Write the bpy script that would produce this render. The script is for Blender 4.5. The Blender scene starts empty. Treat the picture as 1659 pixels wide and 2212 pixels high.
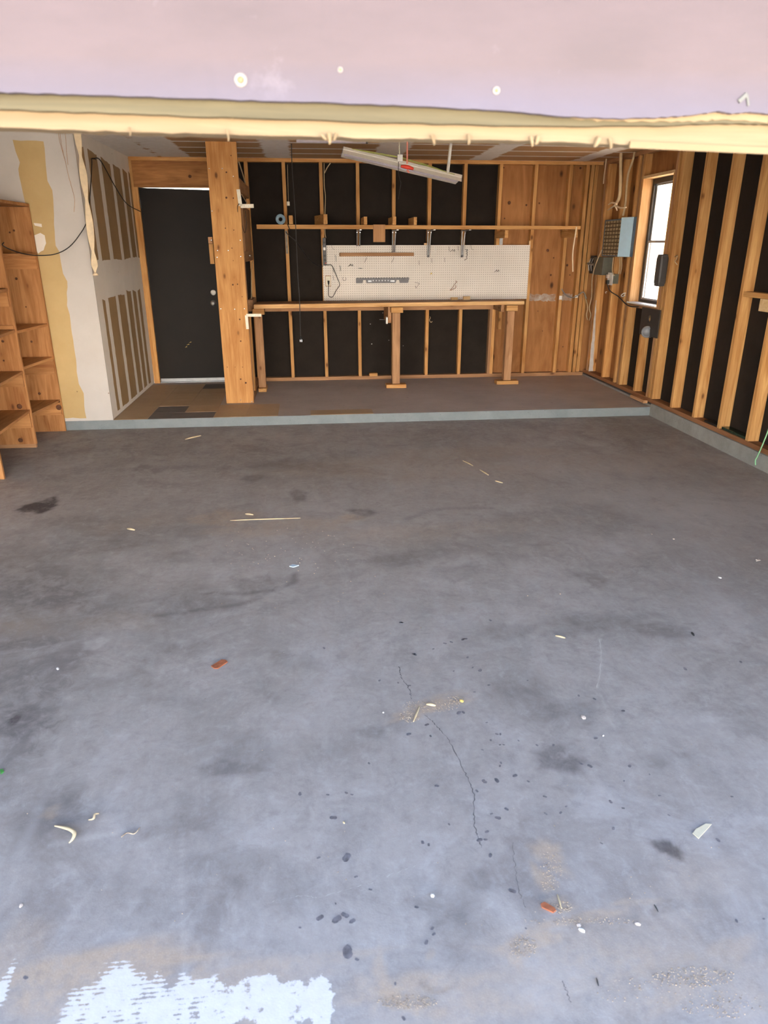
import bpy, bmesh, math, random
import numpy as np
from mathutils import Vector, Matrix, noise as mnoise
random.seed(7)
SC = bpy.context.scene
COL = SC.collection
# ------------------------------------------------------------------ camera
W, H = 1659, 2212
F, PITCH, YAW, ROLL, CH = 1508.77, math.radians(20.763), math.radians(5.873), math.radians(-0.088), 1.5963
D, S, ZS, XR, XL, ZT = 8.544, 6.652, 0.085, 3.384, -1.864, 2.506
fw = Vector((math.sin(YAW)*math.cos(PITCH), math.cos(YAW)*math.cos(PITCH), -math.sin(PITCH)))
r0 = Vector((math.cos(YAW), -math.sin(YAW), 0)); u0 = r0.cross(fw)
rt = r0*math.cos(ROLL)+u0*math.sin(ROLL); up = rt.cross(fw)
CP = Vector((0, 0, CH))
cam = bpy.data.cameras.new('camera'); camo = bpy.data.objects.new('camera', cam); COL.objects.link(camo)
camo.matrix_world = Matrix(((rt.x, up.x, -fw.x, CP.x), (rt.y, up.y, -fw.y, CP.y), (rt.z, up.z, -fw.z, CP.z), (0, 0, 0, 1)))
cam.sensor_fit = 'HORIZONTAL'; cam.sensor_width = 36; cam.lens = F/W*36
cam.clip_start = 0.05; cam.clip_end = 200
cam.dof.use_dof = True; cam.dof.focus_distance = 5.2; cam.dof.aperture_fstop = 7.5
SC.camera = camo
def ray(px, py): return fw+rt*((px-829.5)/F)+up*((1106-py)/F)
def oX(X, px, py): d = ray(px, py); return CP+d*(X/d.x)
def oY(Y, px, py): d = ray(px, py); return CP+d*(Y/d.y)
def oZ(Z, px, py): d = ray(px, py); return CP+d*((Z-CH)/d.z)

# ------------------------------------------------------------------ materials
class NT:
    def __init__(s, name):
        s.m = bpy.data.materials.new(name); s.m.use_nodes = True
        s.t = s.m.node_tree; s.t.nodes.clear()
        s.out = s.n('ShaderNodeOutputMaterial'); s.b = s.n('ShaderNodeBsdfPrincipled')
        s.l(s.b.outputs[0], s.out.inputs[0])
    def n(s, typ, **kw):
        n = s.t.nodes.new(typ)
        for k, v in kw.items(): setattr(n, k, v)
        return n
    def l(s, a, b): s.t.links.new(a, b)
    def val(s, sock, v):
        if hasattr(v, 'is_linked') or hasattr(v, 'links'): s.l(v, sock)
        else: sock.default_value = v
    def math(s, op, a, b=None, c=None, clamp=False):
        n = s.n('ShaderNodeMath', operation=op); n.use_clamp = clamp
        s.val(n.inputs[0], a)
        if b is not None: s.val(n.inputs[1], b)
        if c is not None: s.val(n.inputs[2], c)
        return n.outputs[0]
    def mix(s, f, a, b, mode='MIX'):
        n = s.n('ShaderNodeMix', data_type='RGBA', blend_type=mode)
        s.val(n.inputs[0], f); s.val(n.inputs[6], a if not isinstance(a, tuple) else a+(1,)*(4-len(a)))
        s.val(n.inputs[7], b if not isinstance(b, tuple) else b+(1,)*(4-len(b)))
        return n.outputs[2]
    def noise(s, vec, scale, detail=4, rough=.55, dist=0, color=False):
        n = s.n('ShaderNodeTexNoise'); s.l(vec, n.inputs['Vector'])
        n.inputs['Scale'].default_value = scale; n.inputs['Detail'].default_value = detail
        n.inputs['Roughness'].default_value = rough; n.inputs['Distortion'].default_value = dist
        return n.outputs[1] if color else n.outputs[0]
    def ramp(s, f, lo, hi, clamp=True):
        n = s.n('ShaderNodeMapRange'); n.clamp = clamp
        s.val(n.inputs[0], f); n.inputs[1].default_value = lo; n.inputs[2].default_value = hi
        return n.outputs[0]
    def map(s, vec, scale, rot=(0, 0, 0)):
        n = s.n('ShaderNodeMapping'); s.l(vec, n.inputs[0]); n.inputs[3].default_value = scale; n.inputs[2].default_value = rot
        return n.outputs[0]
    def obj(s): return s.n('ShaderNodeTexCoord').outputs['Object']
    def sep(s, v): n = s.n('ShaderNodeSeparateXYZ'); s.l(v, n.inputs[0]); return n.outputs
    def rnd(s): return s.n('ShaderNodeObjectInfo').outputs['Random']
    def col(s, c): s.val(s.b.inputs['Base Color'], c if not isinstance(c, tuple) else c+(1,))
    def rough(s, v): s.val(s.b.inputs['Roughness'], v)
    def bump(s, h, strength=.2, dist=.002):
        n = s.n('ShaderNodeBump'); n.inputs['Strength'].default_value = strength; n.inputs['Distance'].default_value = dist
        s.l(h, n.inputs['Height']); s.l(n.outputs[0], s.b.inputs['Normal'])

def plain(name, c, rough=.6, metal=0, var=.12, scale=20, spec=.5):
    m = NT(name); v = m.obj()
    f = m.noise(v, scale, 4)
    m.col(m.mix(m.ramp(f, .3, .7), tuple(x*(1-var) for x in c), tuple(min(1, x*(1+var)) for x in c)))
    m.rough(rough); m.b.inputs['Metallic'].default_value = metal
    m.b.inputs['Specular IOR Level'].default_value = spec
    return m.m

def wood(name, light, dark, axis, grain=22, knots=True, rough=.72, contrast=1., kscale=1., knotcol=(.10, .035, .012), white=0):
    m = NT(name); v = m.obj(); rn = m.rnd()
    add = m.n('ShaderNodeVectorMath', operation='ADD'); m.l(v, add.inputs[0])
    cmb = m.n('ShaderNodeCombineXYZ')
    for i in range(3): m.l(m.math('MULTIPLY', rn, 13.7+i*7.3), cmb.inputs[i])
    m.l(cmb.outputs[0], add.inputs[1]); v = add.outputs[0]
    sc = [grain]*3; sc['XYZ'.index(axis)] = 1.3
    g = m.noise(m.map(v, tuple(sc)), 1, 5, .6, 1.2)
    sf = [grain*6]*3; sf['XYZ'.index(axis)] = 5
    fi = m.noise(m.map(v, tuple(sf)), 1, 3, .6, .2)
    big = m.noise(v, 2.2, 3)
    t = m.math('ADD', m.math('MULTIPLY', g, .62), m.math('ADD', m.math('MULTIPLY', fi, .2), m.math('MULTIPLY', big, .18)))
    t = m.ramp(t, .5-.125/contrast, .5+.125/contrast)
    c = m.mix(t, dark, light)
    if knots:
        ks = [9.0*kscale]*3; ks['XYZ'.index(axis)] = 4.2*max(kscale, .75)
        vo = m.n('ShaderNodeTexVoronoi'); m.l(m.map(v, tuple(ks)), vo.inputs['Vector']); vo.inputs['Scale'].default_value = 1
        k = m.ramp(vo.outputs['Distance'], .15, .06)
        sel = m.sep(vo.outputs['Color'])[0]
        k = m.math('MULTIPLY', k, m.math('GREATER_THAN', sel, .45))
        halo = m.math('MULTIPLY', m.ramp(vo.outputs['Distance'], .42, .1), m.math('GREATER_THAN', sel, .45))
        c = m.mix(m.math('MULTIPLY', halo, .65), c, dark)
        c = m.mix(m.math('MULTIPLY', k, .85), c, knotcol)
    if white:
        w = m.math('MULTIPLY', m.ramp(m.noise(v, 6, 6, .7), .42, .62), white)
        c = m.mix(w, c, (.62, .66, .74))
    hs = m.n('ShaderNodeHueSaturation'); m.l(c, hs.inputs['Color'])
    m.l(m.math('ADD', m.math('MULTIPLY', rn, .26), .87), hs.inputs['Value'])
    m.l(hs.outputs[0], m.b.inputs['Base Color'])
    m.rough(rough); m.bump(g, .15, .001); m.b.inputs['Specular IOR Level'].default_value = .3
    return m.m

M = {}
M['knot'] = plain('dark_wood_knot', (.12, .045, .018), .8, var=.4, scale=40)
WL, WD = (.66, .385, .15), (.40, .18, .052)
for a in 'XYZ':
    M['stud'+a] = wood('stud_wood_'+a.lower(), WL, WD, a)
    M['old'+a] = wood('aged_wood_'+a.lower(), (.50, .29, .15), (.30, .15, .07), a)
    M['shelf'+a] = wood('shelf_board_'+a.lower(), (.56, .28, .108), (.31, .122, .038), a, grain=14)
M['post'] = wood('post_board_wood', (.58, .315, .115), (.38, .165, .048), 'Z', grain=16)
M['whiteZ'] = wood('paint_dusted_wood', (.50, .30, .16), (.30, .15, .07), 'Z', white=.9)
M['benchX'] = wood('light_bench_rail', (.84, .56, .27), (.56, .30, .11), 'X')
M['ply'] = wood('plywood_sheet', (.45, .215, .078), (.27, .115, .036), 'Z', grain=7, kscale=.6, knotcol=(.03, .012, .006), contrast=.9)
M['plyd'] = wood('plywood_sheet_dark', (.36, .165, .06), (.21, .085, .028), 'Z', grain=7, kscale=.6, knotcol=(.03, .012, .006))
M['pale'] = wood('pale_pine', (.80, .60, .34), (.62, .40, .19), 'X', knots=False)
M['header'] = wood('header_wood', (.52, .25, .085), (.24, .095, .035), 'X', grain=10)

def felt():
    m = NT('black_felt_paper'); v = m.obj()
    f = m.noise(v, 5, 6, .7); g = m.noise(v, 60, 3)
    sc = m.ramp(m.noise(m.map(v, (3, 3, 9)), 4, 8, .8), .70, .80)
    c = m.mix(m.ramp(f, .3, .7), (.0175, .0140, .0115), (.025, .020, .0165))
    c = m.mix(m.math('MULTIPLY', sc, .25), c, (.14, .125, .11))
    m.col(c); m.rough(.85); m.b.inputs['Specular IOR Level'].default_value = .15; m.bump(f, .4, .01)
    return m.m
M['felt'] = felt()

def mudded(name, base, base2, spots=True):
    m = NT(name); v = m.obj()
    f = m.noise(v, 2.5, 5, .6); g = m.noise(v, 30, 3)
    c = m.mix(m.ramp(f, .3, .72), base, base2)
    c = m.mix(m.math('MULTIPLY', m.ramp(g, .6, .8), .15), c, (.5, .42, .32))
    if spots:
        vo = m.n('ShaderNodeTexVoronoi'); m.l(v, vo.inputs['Vector']); vo.inputs['Scale'].default_value = 7
        k = m.math('MULTIPLY', m.ramp(vo.outputs['Distance'], .055, .03), m.math('GREATER_THAN', m.sep(vo.outputs['Color'])[0], .75))
        c = m.mix(m.math('MULTIPLY', k, .7), c, (.18, .10, .05))
    m.col(c); m.rough(.9); m.bump(f, .1, .004)
    return m.m
M['white_wall'] = mudded('off_white_drywall_paint', (.52, .49, .46), (.59, .56, .53))
M['mud'] = mudded('dried_joint_compound', (.74, .69, .62), (.84, .79, .72))
M['tan_paper'] = mudded('bare_tan_drywall_paper', (.47, .33, .145), (.57, .42, .20))
M['brown_paper'] = mudded('bare_brown_drywall_paper', (.31, .195, .088), (.38, .245, .115), False)

def ceiling_mat():
    m = NT('taped_drywall_ceiling'); v = m.obj(); s = m.sep(v)
    w = m.noise(v, 3.2, 6, .75); w2 = m.noise(v, 14, 4, .7)
    wob = m.math('ADD', m.math('MULTIPLY', m.math('SUBTRACT', w, .5), .16), m.math('MULTIPLY', m.math('SUBTRACT', w2, .5), .05))
    x = m.math('ADD', s[0], wob)
    y = m.math('ADD', s[1], m.math('MULTIPLY', m.math('SUBTRACT', w2, .5), .02))
    fy = m.math('ABSOLUTE', m.math('SUBTRACT', m.math('FRACT', m.math('DIVIDE', m.math('SUBTRACT', y, 6.93-.2032), .4064)), .5))
    mask = m.ramp(fy, .085, .06)
    for cx, hw in ((-.265, .135), (.88, .15), (1.96, .12), (-2.3, 1.1), (3.1, .1)):
        mask = m.math('MAXIMUM', mask, m.ramp(m.math('ABSOLUTE', m.math('SUBTRACT', x, cx)), hw+.012, hw-.012))
    gap = m.math('MULTIPLY', m.ramp(m.math('ABSOLUTE', m.math('SUBTRACT', x, -1.52)), .035, .02), m.ramp(w, .5, .56))
    mask = m.math('MULTIPLY', mask, m.math('SUBTRACT', 1, gap))
    c = m.mix(mask, m.mix(w, (.42, .25, .12), (.50, .31, .155)), m.mix(m.ramp(w2, .3, .7), (.80, .78, .75), (.90, .89, .87)))
    m.col(c); m.rough(.9); return m.m
M['ceiling'] = ceiling_mat()

def floor_mat():
    m = NT('stained_concrete_floor'); v = m.obj()
    at = m.n('ShaderNodeAttribute'); at.attribute_name = 'wear'; pale = at.outputs['Alpha']
    ar = m.sep(at.outputs['Color']); dark, dust, white = ar[0], ar[1], ar[2]
    n1 = m.noise(v, 1.1, 2, .62); n2 = m.noise(v, 5, 5, .68, .4); n3 = m.noise(v, 38, 4, .7); n4 = m.noise(v, 240, 1, .6)
    st = m.noise(m.map(v, (3.0, .9, 1), (0, 0, .35)), 2.4, 4, .7, .6)
    c = m.mix(m.ramp(n1, .32, .68), (0.304, 0.277, 0.260), (0.374, 0.350, 0.333))
    nc = m.noise(v, 2.3, 5, .74, .8); ncv = m.noise(m.map(v, (1, 1, 1), (0, 0, 1)), 13, 4, .75, .5)
    c = m.mix(m.math('MULTIPLY', m.ramp(nc, .52, .66), .55), c, (0.198, 0.174, 0.164))
    c = m.mix(m.math('MULTIPLY', m.ramp(nc, .46, .34), .38), c, (0.440, 0.429, 0.431))
    c = m.mix(m.math('MULTIPLY', m.ramp(ncv, .54, .68), .42), c, (0.211, 0.189, 0.180))
    c = m.mix(m.math('MULTIPLY', m.ramp(ncv, .46, .32), .35), c, (0.458, 0.444, 0.440))
    c = m.mix(m.math('MULTIPLY', m.ramp(n2, .50, .74), .6), c, (0.207, 0.187, 0.179))
    c = m.mix(m.math('MULTIPLY', m.ramp(st, .5, .75), .40), c, (0.220, 0.201, 0.191))
    c = m.mix(m.math('MULTIPLY', m.ramp(st, .44, .27), .35), c, (0.440, 0.422, 0.412))
    c = m.mix(m.math('MULTIPLY', m.ramp(n3, .5, .8), .3), c, (0.458, 0.436, 0.418))
    c = m.mix(m.math('MULTIPLY', m.ramp(n3, .47, .25), .3), c, (0.194, 0.176, 0.167))
    c = m.mix(m.math('MULTIPLY', m.ramp(n4, .62, .8), .3), c, (0.528, 0.502, 0.475))
    c = m.mix(m.math('MULTIPLY', pale, m.ramp(n2, .25, .65)), c, (0.528, 0.502, 0.484))
    dk = m.math('MULTIPLY', m.math('POWER', dark, 1.15), m.ramp(m.math('ADD', m.math('MULTIPLY', ncv, .6), m.math('MULTIPLY', n2, .5)), .24, .60), None, True)
    dk = m.math('MULTIPLY', dk, m.math('ADD', .65, m.math('MULTIPLY', n3, .7)), None, True)
    c = m.mix(dk, c, (.075, .066, .066))
    du = m.math('MULTIPLY', dust, m.ramp(m.math('ADD', m.math('MULTIPLY', n2, .5), m.math('MULTIPLY', n3, .5)), .32, .56))
    c = m.mix(m.math('MULTIPLY', du, .8), c, m.mix(n4, (.38, .275, .185), (.54, .42, .305)))
    # white paint worn through in horizontal brush streaks
    stk = m.noise(m.map(v, (2.5, 90, 1)), 1, 4, .6)
    sy_ = m.sep(v); wv = m.math('MULTIPLY', m.math('SINE', m.math('ADD', m.math('MULTIPLY', sy_[1], 560), m.math('MULTIPLY', n2, 4))), m.ramp(sy_[0], -.25, -.34))
    wn = m.math('ADD', m.math('MULTIPLY', wv, -.055), m.math('MULTIPLY', n3, .45)); wn = m.math('ADD', wn, m.math('ADD', m.math('MULTIPLY', stk, .12), m.math('MULTIPLY', m.noise(v, 11, 5, .75), .58)))
    wh = m.ramp(m.math('ADD', m.math('MULTIPLY', white, .9), m.math('MULTIPLY', m.math('SUBTRACT', wn, .575), 5.5)), .34, .56)
    wh = m.math('MULTIPLY', wh, m.ramp(white, .05, .25))
    c = m.mix(wh, c, m.mix(n3, (.56, .53, .51), (.70, .69, .69)))
    m.col(c)
    m.rough(m.math('ADD', .55, m.math('MULTIPLY', n2, .35)))
    m.b.inputs['Specular IOR Level'].default_value = .35
    m.bump(m.math('ADD', n3, m.math('MULTIPLY', n4, .4)), .25, .002)
    return m.m
M['floor'] = floor_mat()

def conc(name, c1, c2, sc=6, rough=.85):
    m = NT(name); v = m.obj()
    a = m.noise(v, sc, 7, .7); b = m.noise(v, sc*12, 3)
    c = m.mix(m.ramp(a, .3, .7), c1, c2)
    c = m.mix(m.math('MULTIPLY', m.ramp(b, .66, .74), .6), c, tuple(x*.35 for x in c1))
    m.col(c); m.rough(rough); m.bump(b, .3, .003); return m.m
M['slab_top'] = conc('brown_gray_slab', (.40, .345, .31), (.52, .455, .415), 2)
M['riser'] = conc('gray_blue_painted_concrete', (.175, .205, .218), (.235, .265, .28), 5)
M['curb'] = conc('gray_concrete_curb', (.20, .20, .185), (.32, .315, .295), 5)
M['tile'] = conc('tan_vinyl_tile', (.42, .29, .17), (.50, .36, .22), 4, .6)
M['drive'] = conc('driveway_concrete', (.52, .46, .38), (.58, .52, .44), 2)
M['soil'] = conc('dry_ground', (.34, .27, .2), (.42, .34, .26), 2)
M['stucco'] = conc('stucco', (.5, .42, .34), (.55, .47, .4), 3)
M['stucco2'] = conc('pale_cream_stucco', (.74, .70, .655), (.80, .76, .715), 3)
M['roof'] = conc('roof_shingle', (.2, .17, .15), (.26, .22, .2), 8)
M['oil'] = plain('oil_drip', (.15, .14, .15), .6, var=.4, scale=60)
M['crack'] = plain('dark_crack', (.12, .11, .11), .9)  # dark flat colour of the crack strips
M['sand'] = plain('sand_grit', (.36, .28, .20), .95, var=.6, scale=90)
M['chip'] = plain('wood_chip', (.50, .41, .26), .8)
M['rust'] = plain('red_brown_fragment', (.33, .105, .045), .85, scale=60, var=.3)
M['white'] = plain('white_plastic', (.78, .78, .75), .4)
M['offwhite'] = plain('ivory_plastic', (.72, .68, .55), .45)
M['cream'] = plain('cream_fibre', (.74, .60, .40), .7)
M['black'] = plain('black_rubber', (.012, .011, .010), .5)
M['dgray'] = plain('dark_gray_plastic', (.055, .052, .052), .5)
M['mgray'] = plain('mid_gray_plastic', (.14, .14, .15), .5)
M['boxgray'] = plain('olive_gray_metal', (.115, .12, .095), .45)
M['blue'] = plain('light_blue_enamel', (.50, .74, .92), .35, var=.04)
M['blued'] = plain('slate_blue_enamel', (.10, .16, .22), .5)
M['tapeblue'] = plain('blue_gray_tape', (.18, .28, .36), .6)
M['steel'] = plain('galvanized_steel', (.42, .42, .42), .38, .8)
M['dullsteel'] = plain('stained_galvanized_steel', (.20, .17, .13), .6, .3, var=.4)
M['chrome'] = plain('bright_steel', (.75, .75, .74), .25, .9)
M['alum'] = plain('aluminum_frame', (.38, .40, .42), .4, .5)
M['dkmetal'] = plain('dark_weathered_metal', (.045, .043, .042), .5, .3)
M['red'] = plain('red_plastic', (.72, .05, .02), .45)
M['pink'] = plain('faded_red_rope', (.72, .26, .2), .8)
M['green'] = plain('green_cord', (.30, .62, .34), .6)
M['ygreen'] = plain('yellow_green_wire', (.42, .48, .12), .6)
M['dgreen'] = plain('dark_green_glass', (.02, .04, .025), .2)
M['fix'] = plain('gray_white_enamel', (.86, .83, .77), .45, var=.04)
M['lav'] = plain('lavender_white_tube', (.62, .58, .66), .4)
M['tag'] = plain('yellow_card', (.62, .45, .12), .7)
M['leaf'] = plain('green_leaf', (.05, .25, .05), .6)
M['bluep'] = plain('pale_blue_plastic', (.45, .6, .72), .5)
M['scrap'] = plain('cream_paper', (.66, .60, .44), .8)
M['pwhite'] = plain('chalky_pebble', (.56, .55, .53), .8)
M['pebble'] = plain('pale_pebble', (.50, .43, .38), .8)
M['wirew'] = plain('tan_cable', (.55, .44, .27), .6)
M['door'] = plain('black_brown_door_paint', (.0068, .0044, .0028), .6, var=.3, scale=3, spec=.3)

def door2_skin():
    m = NT('faded_pink_brown_door_paint'); v = m.obj()
    a = m.noise(m.map(v, (3, 3, 9)), 1.6, 5, .6); b = m.noise(v, 12, 5, .7); d = m.noise(m.map(v, (30, 30, 6)), 1, 4, .6)
    c = m.mix(m.ramp(a, .3, .7), (.061, .040, .043), (.077, .051, .055))
    c = m.mix(m.math('MULTIPLY', m.ramp(d, .6, .8), .35), c, (.055, .037, .040))
    c = m.mix(m.math('MULTIPLY', m.ramp(b, .62, .76), .7), c, (.125, .10, .112))
    e = m.ramp(m.sep(v)[2], 1.83, 1.78)
    c = m.mix(m.math('MULTIPLY', e, m.math('ADD', .25, m.math('MULTIPLY', a, .6))), c, (.058, .055, .095))
    m.col(c); m.rough(.5); return m.m
M['skin'] = door2_skin(); M['wash'] = plain('dull_pale_washer', (.24, .22, .20), .6); M['skinlight'] = plain('dull_metal_latch', (.10, .10, .09), .6)
M['rawX'] = wood('weathered_raw_edge', (.105, .086, .046), (.055, .045, .023), 'X', grain=30, knots=False)
M['railX'] = wood('bright_pine_rail', (.225, .168, .098), (.15, .10, .050), 'X', grain=20, knots=False, contrast=.8)
def glass():
    m = NT('window_glass'); m.b.inputs['Base Color'].default_value = (.9, .95, .95, 1)
    m.t.nodes.remove(m.b)
    g = m.n('ShaderNodeBsdfGlass'); g.inputs['IOR'].default_value = 1.05; g.inputs['Roughness'].default_value = 0
    tr = m.n('ShaderNodeBsdfTransparent'); mx = m.n('ShaderNodeMixShader'); mx.inputs[0].default_value = .12
    gl = m.n('ShaderNodeBsdfGlossy'); gl.inputs['Roughness'].default_value = .05
    m.l(tr.outputs[0], mx.inputs[1]); m.l(gl.outputs[0], mx.inputs[2]); m.l(mx.outputs[0], m.out.inputs[0]); return m.m
M['glass'] = glass()
def pegmat():
    m = NT('white_perforated_hardboard'); v = m.obj(); s = m.sep(v)
    fx = m.math('SUBTRACT', m.math('FRACT', m.math('DIVIDE', s[0], .0254)), .5)
    fz = m.math('SUBTRACT', m.math('FRACT', m.math('DIVIDE', s[2], .0254)), .5)
    r = m.math('SQRT', m.math('ADD', m.math('MULTIPLY', fx, fx), m.math('MULTIPLY', fz, fz)))
    k = m.ramp(r, .16, .11); n = m.noise(v, 3, 5)
    c = m.mix(m.ramp(n, .3, .7), (.66, .62, .56), (.74, .70, .64))
    c = m.mix(k, c, (.07, .06, .05)); m.col(c); m.rough(.5); return m.m
M['peg'] = pegmat()
def chart():
    m = NT('panel_directory_card'); v = m.obj(); s = m.sep(v)
    fy = m.math('ABSOLUTE', m.math('SUBTRACT', m.math('FRACT', m.math('DIVIDE', s[1], .078)), .5))
    fz = m.math('ABSOLUTE', m.math('SUBTRACT', m.math('FRACT', m.math('DIVIDE', s[2], .038)), .5))
    k = m.math('MAXIMUM', m.ramp(fy, .36, .42), m.ramp(fz, .30, .38))
    n = m.noise(v, 60, 3)
    c = m.mix(k, m.mix(m.ramp(n, .4, .6), (.30, .23, .13), (.52, .42, .26)), (.09, .055, .025)); m.col(c); m.rough(.7); return m.m
M['chart'] = chart()

# ------------------------------------------------------------------ mesh helpers
def jit(a): return random.uniform(-a, a)
class MB:
    def __init__(s): s.bm = bmesh.new()
    def _hexa(s, pts, bev=0):
        bm = s.bm; vs = [bm.verts.new(p) for p in pts]
        fs = [bm.faces.new([vs[i] for i in q]) for q in ((3, 2, 1, 0), (4, 5, 6, 7), (0, 1, 5, 4), (1, 2, 6, 5), (2, 3, 7, 6), (3, 0, 4, 7))]
        if bev:
            es = list({e for f in fs for e in f.edges})
            bmesh.ops.bevel(bm, geom=es, offset=bev, segments=2, affect='EDGES', profile=.6)
        return s
    def box(s, x0, x1, y0, y1, z0, z1, bev=0, rot=None, piv=None):
        pts = [Vector(p) for p in ((x0, y0, z0), (x1, y0, z0), (x1, y1, z0), (x0, y1, z0), (x0, y0, z1), (x1, y0, z1), (x1, y1, z1), (x0, y1, z1))]
        if rot is not None:
            c = Vector(piv) if piv else sum(pts, Vector())/8
            pts = [c+rot@(p-c) for p in pts]
        return s._hexa(pts, bev)
    def hexa(s, pts, bev=0): return s._hexa([Vector(p) for p in pts], bev)
    def beam(s, a, b, w, h, bev=0, upv=(0, 0, 1)):
        a, b = Vector(a), Vector(b); d = (b-a).normalized(); x = d.cross(Vector(upv)).normalized(); z = x.cross(d)
        q = []
        for zz in (-h/2, h/2):
            for (p, xx) in ((a, -w/2), (b, -w/2), (b, w/2), (a, w/2)): q.append(p+x*xx+z*zz)
        return s._hexa([q[3], q[2], q[1], q[0], q[7], q[6], q[5], q[4]], bev)
    def tube(s, pts, r, n=8, smooth=True, rs=None):
        if smooth and len(pts) > 2: pts = spline(pts)
        pts = [Vector(p) for p in pts]; rings = []; prev = None
        for i, p in enumerate(pts):
            d = (pts[min(i+1, len(pts)-1)]-pts[max(i-1, 0)]).normalized()
            a = Vector((0, 0, 1)) if abs(d.z) < .9 else Vector((1, 0, 0))
            x = prev-d*prev.dot(d) if prev is not None else d.cross(a)
            if x.length < 1e-6: x = d.cross(a)
            x.normalize(); prev = x; y = d.cross(x)
            rr = r if rs is None else r*rs(i/(len(pts)-1))
            rings.append([s.bm.verts.new(p+x*(rr*math.cos(2*math.pi*k/n))+y*(rr*math.sin(2*math.pi*k/n))) for k in range(n)])
        for a, b in zip(rings, rings[1:]):
            for k in range(n): s.bm.faces.new((a[k], a[(k+1) % n], b[(k+1) % n], b[k])).smooth = True
        s.bm.faces.new(rings[0][::-1]); s.bm.faces.new(rings[-1]); return s
    def ribbon(s, pts, w, t, tw):
        pts = [Vector(p) for p in spline(pts)]; rings = []
        for i, p in enumerate(pts):
            u = i/(len(pts)-1); a, ww = tw(u)
            d = (pts[min(i+1, len(pts)-1)]-pts[max(i-1, 0)]).normalized()
            x = d.cross(Vector((0, 1, 0))).normalized(); y = d.cross(x)
            q = x*math.cos(a)+y*math.sin(a); nn = d.cross(q)
            rings.append([s.bm.verts.new(p+q*(sx*w*ww/2)+nn*(sy*t/2)) for sx, sy in ((-1, -1), (1, -1), (1, 1), (-1, 1))])
        for a, b in zip(rings, rings[1:]):
            for k in range(4): s.bm.faces.new((a[k], a[(k+1) % 4], b[(k+1) % 4], b[k]))
        s.bm.faces.new(rings[0][::-1]); s.bm.faces.new(rings[-1]); return s
    def lathe(s, prof, c, axis=(0, 0, 1), n=24):
        c = Vector(c); R = Vector(axis).normalized().to_track_quat('Z', 'Y').to_matrix(); rings = []
        for r, h in prof:
            rings.append([s.bm.verts.new(c+R@Vector((r*math.cos(2*math.pi*k/n), r*math.sin(2*math.pi*k/n), h))) for k in range(n)])
        for a, b in zip(rings, rings[1:]):
            for k in range(n): s.bm.faces.new((a[k], a[(k+1) % n], b[(k+1) % n], b[k])).smooth = True
        if prof[0] != prof[-1]: s.bm.faces.new(rings[0][::-1]); s.bm.faces.new(rings[-1])
        return s
    def prism(s, poly, off):
        off = Vector(off); a = [s.bm.verts.new(Vector(p)) for p in poly]; b = [s.bm.verts.new(Vector(p)+off) for p in poly]
        n = len(a); s.bm.faces.new(a[::-1]); s.bm.faces.new(b)
        for k in range(n): s.bm.faces.new((a[k], a[(k+1) % n], b[(k+1) % n], b[k]))
        return s
    def pebble(s, c, r, flat=.6):
        bmesh.ops.create_icosphere(s.bm, subdivisions=1, radius=1, matrix=Matrix.Translation(Vector(c)) @ Matrix.Rotation(random.random()*6, 4, 'Z') @ Matrix.Diagonal((r*random.uniform(.8, 1.4), r*random.uniform(.6, 1), r*flat, 1)))
        return s
    def build(s, name, mat, parent=None, origin=None):
        bmesh.ops.recalc_face_normals(s.bm, faces=s.bm.faces)
        me = bpy.data.meshes.new(name)
        if parent is not None: off = wloc(parent)
        elif origin is not None: off = Vector(origin)
        else:
            xs = [v.co for v in s.bm.verts]
            off = Vector(((min(p.x for p in xs)+max(p.x for p in xs))/2, (min(p.y for p in xs)+max(p.y for p in xs))/2, min(p.z for p in xs)))
        bmesh.ops.translate(s.bm, verts=s.bm.verts, vec=-off)
        s.bm.to_mesh(me); s.bm.free()
        if isinstance(mat, (list, tuple)):
            for q in mat: me.materials.append(q)
        else: me.materials.append(mat)
        o = bpy.data.objects.new(name, me); COL.objects.link(o)
        if parent is not None: o.parent = parent
        else: o.location = off
        return o
def wloc(o):
    v = Vector(o.location)
    while o.parent: o = o.parent; v += Vector(o.location)
    return v
def spline(P, k=8):
    P = [Vector(p) for p in P]; out = []
    Q = [P[0]*2-P[1]]+P+[P[-1]*2-P[-2]]
    for i in range(1, len(Q)-2):
        a, b, c, d = Q[i-1:i+3]
        for j in range(k):
            t = j/k; out.append(.5*((2*b)+(c-a)*t+(2*a-5*b+4*c-d)*t*t+(3*b-a-3*c+d)*t**3))
    out.append(P[-1]); return out
def tag(o, label, cat, group=None, kind=None):
    o['label'] = label; o['category'] = cat
    if group: o['group'] = group
    if kind: o['kind'] = kind
    return o
def thing(name, loc, label, cat, group=None, kind=None):
    o = bpy.data.objects.new(name, None); COL.objects.link(o); o.location = loc; o.empty_display_size = .1
    return tag(o, label, cat, group, kind)
def ragged(pts, step=.04, amp=.006):
    out = []; n = len(pts)
    for i in range(n):
        a, b = Vector(pts[i]), Vector(pts[(i+1) % n]); k = max(1, int((b-a).length/step))
        for j in range(k):
            p = a.lerp(b, j/k); out.append(p+Vector((jit(amp), jit(amp), jit(amp))))
    return out
def decal(name, pts, n, mat, parent, t=.0006, step=.04, amp=.006):
    """a thin film lying on a plane whose outward normal is n"""
    n = Vector(n); q = []
    base = Vector(pts[0])
    for p in ragged(pts, step, amp): q.append(p-n*((p-base).dot(n)))
    return MB().prism([p-n*.0005 for p in q], n*(t+.0005)).build(name, mat, parent)

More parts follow.
